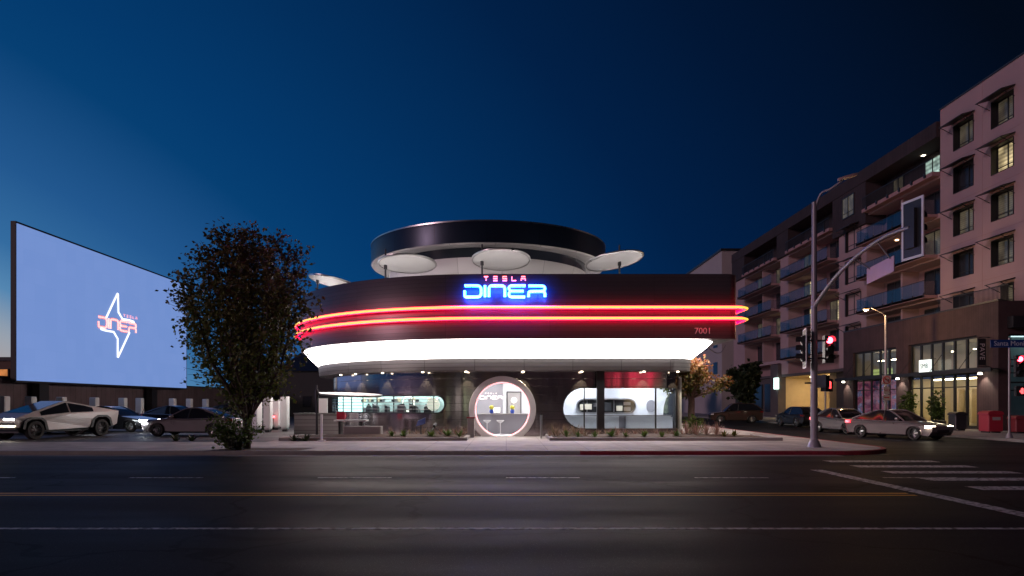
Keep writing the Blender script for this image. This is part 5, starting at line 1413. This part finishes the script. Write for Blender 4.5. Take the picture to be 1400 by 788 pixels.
# ---- the far pale block
t = thing('far_apartment_building', 'pale grey building rising behind the far end of the rose block', 'building', (40, 110, 0))
B().box(31.6,100,0,48,128,24.0).build('wall', M['grey_stucco'], t); B().box(31.4,99.8,24.0,48.2,128.2,24.3).build('roof', M['dark'], t)
b = B()
for y in (102,107,112,117,122):
    for z in (6,10,14,18): b.box(31.55,y,z,31.595,y+2,z+1.8)
b.build('window', M['dark_pane'], t)
house('dark two storey house across the far end of the side street', 4.0, 112, 17.0, 122, 6.5, mat('dark render',(.1,.09,.1),.85), [(6,1.0,1.2,1.3,M['dark_pane']),(10,1.0,1.4,1.3,M['dark_pane']),(13,3.8,1.2,1.2,M['dark_pane'])], 1.5)
# street planters before the shop, bins
for px_, lab in ((1243,'leafy potted shrub against the pier between the two shop windows'),(1283,'darker potted shrub in front of the shop door')):
    Y = Yx(px_, 29.2); 
    tt = shrub(lab, px_, Y, 1.3, 2.5, 700, M['leaf_green'], .5 if px_ < 1250 else .3, name='potted_shrub', leaf=.2, base=.5)
    B().rbox(28.85,Y-.35,0,29.55,Y+.35,.52,.04).build('pot', M['dark'], tt)
def bin_(label, px_, X, m, hw, h, name, cat):
    Y = Yx(px_, X); t = thing(name, label, cat, (X,Y,0))
    B().rbox(X-hw,Y-hw,.08,X+hw,Y+hw,h-.22,.04).build('bin_body', m, t)
    loops = [[(X-hw*f,Y-hw-.02,h-.22+dz),(X+hw*f,Y-hw-.02,h-.22+dz),(X+hw*f,Y+hw+.02,h-.22+dz),(X-hw*f,Y+hw+.02,h-.22+dz)] for f, dz in ((1.06,0.002),(1.04,.1),(.8,.18),(.4,.22))]
    B().loft(loops, True, True).build('lid', m, t); b = B()
    for dx in (-hw*.7, hw*.7): b.box(X+dx-.03,Y-hw*.8,0,X+dx+.03,Y+hw*.8,.08)
    b.build('foot', M['black'], t); return t
t = bin_('red street collection box with a pale label before the white lit pier', 1354.5, 27.6, mat('red bin paint', (.35,.02,.04), .45), .42, 1.25, 'collection_box', 'box'); Y = t.location.y
B().box(27.4,Y-.435,.72,27.85,Y-.424,.9).build('label_plate', M['concrete'], t)
bin_('dark litter bin on the pavement in front of the shop', 1309, 27.8, M['dark'], .36, 1.15, 'litter_bin', 'bin')
bin_('dull red bin at the right edge of the pavement', 1391, 28.6, mat('dull red paint', (.22,.03,.04), .5), .33, 1.0, 'litter_bin', 'bin')

# =================================================================== STREET FURNITURE
def head3(t, x, y, z, facing, lit, plate=True, border='white_paint', s=1.0):
    """three lens signal head; facing: plan angle of the lens direction"""
    c, q = math.cos(facing), math.sin(facing)
    def tr(P): return [(x + f*c - l*q, y + f*q + l*c, z + h) for f, l, h in P]
    def B3(*a):
        b = B().box(*a); b.v = tr(b.v); return b
    o = B3(-.12*s,-.17*s,-.52*s,.1*s,.17*s,.52*s).build('signal_head', M['black'], t)
    if plate:
        B3(-.03,-.33*s,-.74*s,-.01,.33*s,.74*s).build('backplate', M['black'], o)
        b = B()
        for a in ((-.035,-.39*s,-.80*s,-.005,-.325*s,.80*s),(-.035,.325*s,-.80*s,-.005,.39*s,.80*s),(-.035,-.325*s,.735*s,-.005,.325*s,.80*s),(-.035,-.325*s,-.80*s,-.005,.325*s,-.735*s)): b.box(*a)
        b.v = tr(b.v); b.build('backplate_border', M[border], o)
    for k, dz in enumerate((.34,0,-.34)):
        b = B().tube([(.1*s,0,dz*s),(.13*s,0,dz*s)], .125*s, 20); b.v = tr(b.v)
        b.build('lens', M['signal_red'] if (lit and k == 0) else M['signal_off'], o)
        b = B(); lp = []
        for f_ in (.1*s,.3*s): lp.append([(f_, .15*s*math.cos(a), dz*s+.15*s*math.sin(a)) for a in [R(-20)+R(220)*i/14 for i in range(15)]])
        b.loft(lp, False); b.v = tr(b.v); b.build('visor', M['black'], o)
    return o
def ped_head(t, x, y, z, facing, lit=True):
    c, q = math.cos(facing), math.sin(facing)
    def tr(P): return [(x + f*c - l*q, y + f*q + l*c, z + h) for f, l, h in P]
    b = B().box(-.12,-.22,-.24,.1,.22,.24); b.v = tr(b.v); o = b.build('crossing_signal', M['black'], t)
    if lit:
        b = B().box(.101,-.02,-.13,.115,.09,.0)
        for k, (l, h) in enumerate(((-.02,.12),(.01,.15),(.04,.15),(.07,.12))): b.box(.101,l-.0,.005,.115,l+.02,h)
        b.box(.101,-.07,-.06,.115,-.025,.03); b.v = tr(b.v); b.build('hand_symbol', M['hand'], o)
    return o
# near corner mast
mx_, my_ = at(1113,0,26.2)[0], 26.2
t = thing('signal_mast', 'tall traffic signal mast with a curved arm and street lamp on the diner corner', 'signal mast', (mx_, my_, 0))
zt = at(0,277,my_)[2]
B().tube([(mx_,my_,0),(mx_,my_,3),(mx_,my_,zt)], [.135,.125,.085], 16).build('pole', M['pole'], t, 60)
B().tube([(mx_,my_,0),(mx_,my_,.1),(mx_,my_,.28)], [.26,.24,.15], 16).build('base', M['pole'], t, 60)
e = Vector(at(1243,311,20.4)); z0 = at(0,418,my_)[2]
arm = smoothpath([(mx_,my_-.1,z0),(mx_+.02,my_-1.6,z0+.75),(mx_+.05,my_-3.2,z0+1.25),(mx_+.1,my_-4.7,z0+1.5),tuple(e)], 6)
B().tube(arm, [.085-.035*k/(len(arm)-1) for k in range(len(arm))], 12).build('mast_arm', M['pole'], t, 60)
lamp_end = at(1152,247,my_-.6)
la_ = smoothpath([(mx_,my_,zt-.4),(mx_+.2,my_-.1,zt+.28),(lamp_end[0]-.35,my_-.4,lamp_end[2]-.25),lamp_end], 6)
B().tube(la_, .045, 8).build('lamp_arm', M['pole'], t, 60)
b = B(); dx = .62
b.loft([[(lamp_end[0]-.1+f*dx, lamp_end[1]+w*s_, lamp_end[2]+f*.18+dz) for s_, dz in ((-1,0),(1,0),(.7,.1),(-.7,.1))] for f, w in ((-.12,.05),(.15,.15),(.7,.17),(1.0,.08))], True, True)
b.build('lamp_head', mat('red-lit lamp head', (.45,.3,.28), .5, .3), t, 40)  # red light falling on the head is put into its base colour
head3(t, mx_+.52, my_-.05, at(0,478,my_)[2]-.0, R(-90), True, plate=False, s=1.0)
head3(t, mx_-.40, my_-.05, at(0,477,my_)[2], R(165), False, plate=True, s=.95)
ped_head(t, mx_+.45, my_-.1, at(0,527,my_)[2], R(-60), True); ped_head(t, mx_+.2, my_-.25, at(0,522,my_)[2], R(-150), False)
b = B()
for z in (at(0,466,my_)[2], at(0,490,my_)[2], at(0,524,my_)[2]): b.box(mx_-.35,my_-.03,z-.03,mx_+.5,my_+.03,z+.03)
b.build('bracket', M['black'], t)
t2 = thing('traffic_signal', 'traffic signal with pale bordered backplate at the tip of the mast arm', 'traffic signal', tuple(e))
head3(t2, e.x+.12, e.y, e.z-.05, R(9), False, True, s=1.12)
t3 = thing('street_name_sign', 'blank pinkish hanging street name panel below the mast arm', 'sign', (mx_+.1, 22.6, 5.6))
q0, q1 = at(1185,0,23.4), at(1222,0,21.7)
zz = [at(0,y,Y)[2] for y, Y in ((389,23.4),(368,23.4),(343,21.7),(360,21.7))]
b = B(); fp = [(q0[0],23.4,5.78),(q1[0],21.7,5.98),(q1[0],21.7,6.42),(q0[0],23.4,6.22)]
fp = [(q0[0],23.4,zz[0]),(q1[0],21.7,zz[0]+.12),(q1[0],21.7,zz[1]+.10),(q0[0],23.4,zz[1])]
b.loft([fp, [(x+.03,y+.01,z) for x,y,z in fp]], True, True); b.build('panel', mat('pinkish sign back', (.55,.38,.5), .45, .3), t3)
b = B()
for f in (.12,.88):
    x = q0[0]+(q1[0]-q0[0])*f; Y = 23.4+(21.7-23.4)*f; zb = fp[3][2]+(fp[2][2]-fp[3][2])*f
    na = min(arm, key=lambda p: abs(p[1]-Y)); b.tube([(x,Y,zb-.05),(na[0],Y,na[2])], .022, 6)
b.build('hanger', M['pole'], t3)
# right corner signal pole with street name
rx, ry = at(1380,0,33)[0], 33.0
t = thing('signal_pole', 'signal pole with a red light and red hand at the right edge', 'signal pole', (rx, ry, 0))
B().tube([(rx,ry,0),(rx,ry,at(0,462,ry)[2])], .05, 14).build('pole', M['pole'], t, 60); B().tube([(rx,ry,0),(rx,ry,.25)], [.16,.09], 14).build('base', M['pole'], t, 60)
head3(t, rx+.42, ry-.05, at(0,501,ry)[2], R(-100), True, False); ped_head(t, rx+.45, ry-.1, at(0,535,ry)[2], R(-100), True)
b = B()
for yy in (492, 510, 534): z = at(0,yy,ry)[2]; b.box(rx,ry-.025,z-.025,rx+.45,ry+.025,z+.025)
b.build('bracket', M['black'], t)
t = thing('street_name_sign', 'blue Santa Monica street name sign above the right signal pole', 'sign', (rx+.1, ry-.1, at(0,470,ry)[2]))
x0, x1 = at(1352,0,ry)[0], at(1418,0,ry)[0]; z0_, z1_ = at(0,475.5,ry)[2], at(0,465,ry)[2]
B().box(x0,ry-.12,z0_,x1,ry-.09,z1_).build('sign_plate', mat('blue sign sheeting', (.012,.05,.22), .4), t)
text_obj('lettering', 'Santa Monica', .33, mat('white sheeting', (.6,.65,.75), .4), (x0+.15,ry-.125,(z0_+z1_)/2), FACE_CAM, t, .003, align='LEFT')
# amber street lamp by the shops
sx_, sy_ = 26.6, Yx(1211, 26.6)
t = thing('street_lamp', 'lit amber street lamp with traffic plates on its pole outside the shops', 'street lamp', (sx_, sy_, 0))
zt = at(0,431,sy_)[2]
B().tube([(sx_,sy_,0),(sx_,sy_,zt)], [.11,.075], 14).build('pole', M['pole'], t, 60); B().tube([(sx_,sy_,0),(sx_,sy_,.3)], [.2,.13], 14).build('base', M['pole'], t, 60)
le = at(1184,423,sy_)
B().tube(smoothpath([(sx_,sy_,zt-.1),(sx_-.3,sy_,zt+.15),(le[0]+.3,sy_,le[2]+.1),(le[0],sy_,le[2]+.08)],5), .035, 8).build('lamp_arm', M['pole'], t, 60)
lh = B().lathe([(.001,.16),(.12,.13),(.2,.03),(.2,0)], 20, le).build('lamp_hood', M['dark'], t, 50)
B().lathe([(.19,0),(.13,-.1),(.001,-.14)], 20, le).build('lamp_lens', emit('amber lamp lens', (1,.52,.13), 2.4), lh, 50)
l = bpy.data.lights.new('street_lamp_light', 'POINT'); l.energy = 420; l.color = (1,.6,.25); l.shadow_soft_size = .12
lo = bpy.data.objects.new('street_lamp_light', l); C.objects.link(lo); lo.location = (le[0],le[1],le[2]-.3); lo.parent = lh; lo.matrix_parent_inverse = Matrix.Identity(4)
M['sign_white'] = mat('sign sheeting', (.6,.5,.5), .45); M['sign_red'] = mat('red sheeting', (.5,.03,.04), .45)
def plate_tr(zc, h, w): return B().box(sx_-w/2-.02,sy_-.16,zc-h/2,sx_+w/2-.02,sy_-.13,zc+h/2)
zc = at(0,520,sy_)[2]; p = plate_tr(zc,.62,.62).build('turn_sign', M['sign_white'], t)
pts = [(sx_-.02+.24*math.cos(a),sy_-.175,zc+.24*math.sin(a)) for a in [2*math.pi*k/28 for k in range(28)]]
b = B().tube(pts,.028,6,closed=True).tube([(sx_-.19,sy_-.175,zc+.17),(sx_+.15,sy_-.175,zc-.17)],.025,6); b.build('prohibition_ring', M['sign_red'], p)
B().tube([(sx_+.10,sy_-.168,zc-.13),(sx_+.10,sy_-.168,zc+.05),(sx_-.04,sy_-.168,zc+.08),(sx_-.15,sy_-.168,zc+.02)], .022, 6).build('arrow', M['black'], p)
zc = at(0,534,sy_)[2]; p = plate_tr(zc,.5,.4).build('parking_plate', M['sign_white'], t); text_obj('lettering', 'NO', .26, M['sign_red'], (sx_-.02,sy_-.165,zc), FACE_CAM, p, .003)
zc = at(0,544,sy_)[2]; p = plate_tr(zc,.38,.5).build('parking_plate', M['sign_white'], t); B().box(sx_-.2,sy_-.166,zc-.03,sx_+.16,sy_-.161,zc+.05).build('red_bar', M['sign_red'], p)
# slim post down the side street
px_, Y = 1128.5, 55.0; X = at(px_,0,Y)[0]
t = thing('sign_post', 'slim pale post on the kerb in front of the garage entrance', 'post', (X,Y,0)); B().tube([(X,Y,0),(X,Y,at(0,536,Y)[2])], .07, 10).build('post', M['pole'], t); B().box(X-.22,Y-.06,at(0,536,Y)[2],X+.22,Y,at(0,526,Y)[2]).build('sign_plate', M['sign_white'], t)
# overhead cable from the diner to the far block
a0, a1 = Vector((10.4,36.0,4.85)), Vector((29.6,92.0,9.5))
tag(B().tube([a0.lerp(a1,k/16)+Vector((0,0,-.8*math.sin(math.pi*k/16))) for k in range(17)], .03, 6).build('overhead_cable', M['black']), 'thin overhead cable running from the diner corner to the rose block', 'cable')

# ---- the low shops across the boulevard, behind the camera: mirrored in the steel wall
def across(label, x0, x1, h, m, bays, sign):
    t = thing('shop_building', label, 'shop', ((x0+x1)/2, -16, 0))
    B().box(x0,-26,0,x1,-13,h).build('wall', m, t); B().box(x0-.1,-26.1,h+.003,x1+.1,-12.9,h+.25).build('roof', M['dark'], t)
    n = len(bays); w = (x1-x0)/n
    for k, pm in enumerate(bays):
        a, c = x0+w*k+.35, x0+w*(k+1)-.35
        f = B().box(a-.08,-12.998,.35,c+.08,-12.9,3.3).build('shop_window', M['black'], t); B().box(a,-12.897,.45,c,-12.88,3.2).build('pane', M[pm], f)
    if sign: B().box(sign[0],-12.99,3.7,sign[1],-12.75,h-.4).build('sign_box', sign[2], t)
M['shop_white'] = lit_pane('bright shop window', (1,.95,.85), 3.0, 1.5); M['shop_green'] = lit_pane('greenish shop window', (.8,1,.6), 2.6, 1.0)
M['shop_amber'] = lit_pane('amber shop window', (1,.7,.35), 2.2, 1.2)
across('pale low shop with white lit windows across the boulevard, left of the camera', -44, -20, 5.0, M['concrete'], ['dark_pane','shop_white','dark_pane','shop_green','dark_pane','dark_pane','shop_amber','dark_pane','shop_green','dark_pane','dark_pane','shop_white'], None)
across('brown shop with amber windows straight behind the camera', -18, 6, 5.8, M['stucco_dark'], ['dark_pane','shop_green','dark_pane','shop_white','dark_pane','dark_pane','dark_pane','shop_amber','dark_pane','dark_pane','dark_pane','dark_pane'], None)
across('shop with a red lit sign box across the boulevard, right of the camera', 8, 32, 6.2, M['kerb'], ['dark_pane','dark_pane','dark_pane','shop_amber','dark_pane','shop_green','dark_pane','shop_white','dark_pane','shop_green','dark_pane','dark_pane'], (14.0, 17.6, emit('red sign face', (1,.03,.10), 3.0)))
struct('near_pavement', B().box(-160,-40,-.2,160,1.2,0), M['pave'])
# =================================================================== LIGHT, SKY, CAMERA
sc = bpy.context.scene
w = bpy.data.worlds.new('World'); sc.world = w; w.use_nodes = True
nt = w.node_tree; N, L = nt.nodes, nt.links
sky = N.new('ShaderNodeTexSky'); sky.sky_type = 'NISHITA'; sky.sun_disc = False
SUN_EL, SUN_AZ = -4.0, 238.0           # compass style: degrees clockwise from +Y
sky.sun_elevation = R(SUN_EL); sky.sun_rotation = R(SUN_AZ)
sky.air_density = 1.0; sky.dust_density = .6; sky.ozone_density = 3.0
bg = N['Background']; bg.inputs['Strength'].default_value = 1.0
# deep dusk: the after-glow falls off with the angle from where the sun went down
ge = N.new('ShaderNodeNewGeometry')
dt = N.new('ShaderNodeVectorMath'); dt.operation = 'DOT_PRODUCT'; dt.inputs[1].default_value = Vector((.8,-.5,.6))
L.new(ge.outputs['Incoming'], dt.inputs[0])
mr = N.new('ShaderNodeMapRange'); mr.inputs['From Min'].default_value = -1; mr.inputs['From Max'].default_value = 1
L.new(dt.outputs['Value'], mr.inputs['Value'])
cr = N.new('ShaderNodeValToRGB'); E = cr.color_ramp.elements; cr.color_ramp.interpolation = 'LINEAR'
stops = [(-.7,(.0006,.002,.006)),(-.3,(.0007,.0032,.0098)),(-.05,(.0005,.008,.034)),(.147,(.0005,.0143,.0615)),(.35,(.0008,.028,.108)),(.5,(.0012,.041,.15)),(.57,(.002,.05,.17)),(.68,(.016,.095,.27)),(.75,(.035,.15,.35)),(.79,(.09,.24,.44)),(.825,(.30,.35,.42)),(.9,(.55,.36,.25))]
E[0].position = (stops[0][0]+1)/2; E[0].color = (*stops[0][1],1); E[1].position = (stops[-1][0]+1)/2; E[1].color = (*stops[-1][1],1)
for p_, c_ in stops[1:-1]: e_ = E.new((p_+1)/2); e_.color = (*c_,1)
L.new(mr.outputs['Result'], cr.inputs['Fac'])
sc_ = N.new('ShaderNodeVectorMath'); sc_.operation = 'SCALE'; sc_.inputs['Scale'].default_value = SKY_STRENGTH; L.new(sky.outputs[0], sc_.inputs[0])
ad = N.new('ShaderNodeVectorMath'); ad.operation = 'ADD'; L.new(sc_.outputs[0], ad.inputs[0]); L.new(cr.outputs['Color'], ad.inputs[1])
L.new(ad.outputs[0], bg.inputs['Color'])
sun = bpy.data.lights.new('sun', 'SUN'); sun.energy = SUN_STRENGTH; sun.angle = R(10); sun.color = (1,.64,.72)
so = bpy.data.objects.new('sun', sun); C.objects.link(so)
az, el = R(SUN_AZ), R(14)
dvec = Vector((math.sin(az)*math.cos(el), math.cos(az)*math.cos(el), math.sin(el)))
so.rotation_euler = (-dvec).to_track_quat('-Z','Y').to_euler(); so.location = dvec*200
cam = bpy.data.cameras.new('camera'); co = bpy.data.objects.new('camera', cam); C.objects.link(co)
co.location = (0,0,EYE); co.rotation_euler = (R(90),0,0)
cam.sensor_width = 36; cam.lens = 36*F/1400; cam.shift_x = 8/1400; cam.shift_y = (HY-394)/1400; cam.clip_end = 3000; cam.clip_start = .1
sc.camera = co
sc.view_settings.view_transform = 'Standard'; sc.view_settings.look = 'None'; sc.view_settings.gamma = 1; sc.view_settings.exposure = 0
sc.render.engine = 'CYCLES'; sc.cycles.use_denoising = True; sc.cycles.max_bounces = 6; sc.cycles.transparent_max_bounces = 12
sc.cycles.sample_clamp_indirect = 6; sc.cycles.caustics_reflective = False; sc.cycles.caustics_refractive = False
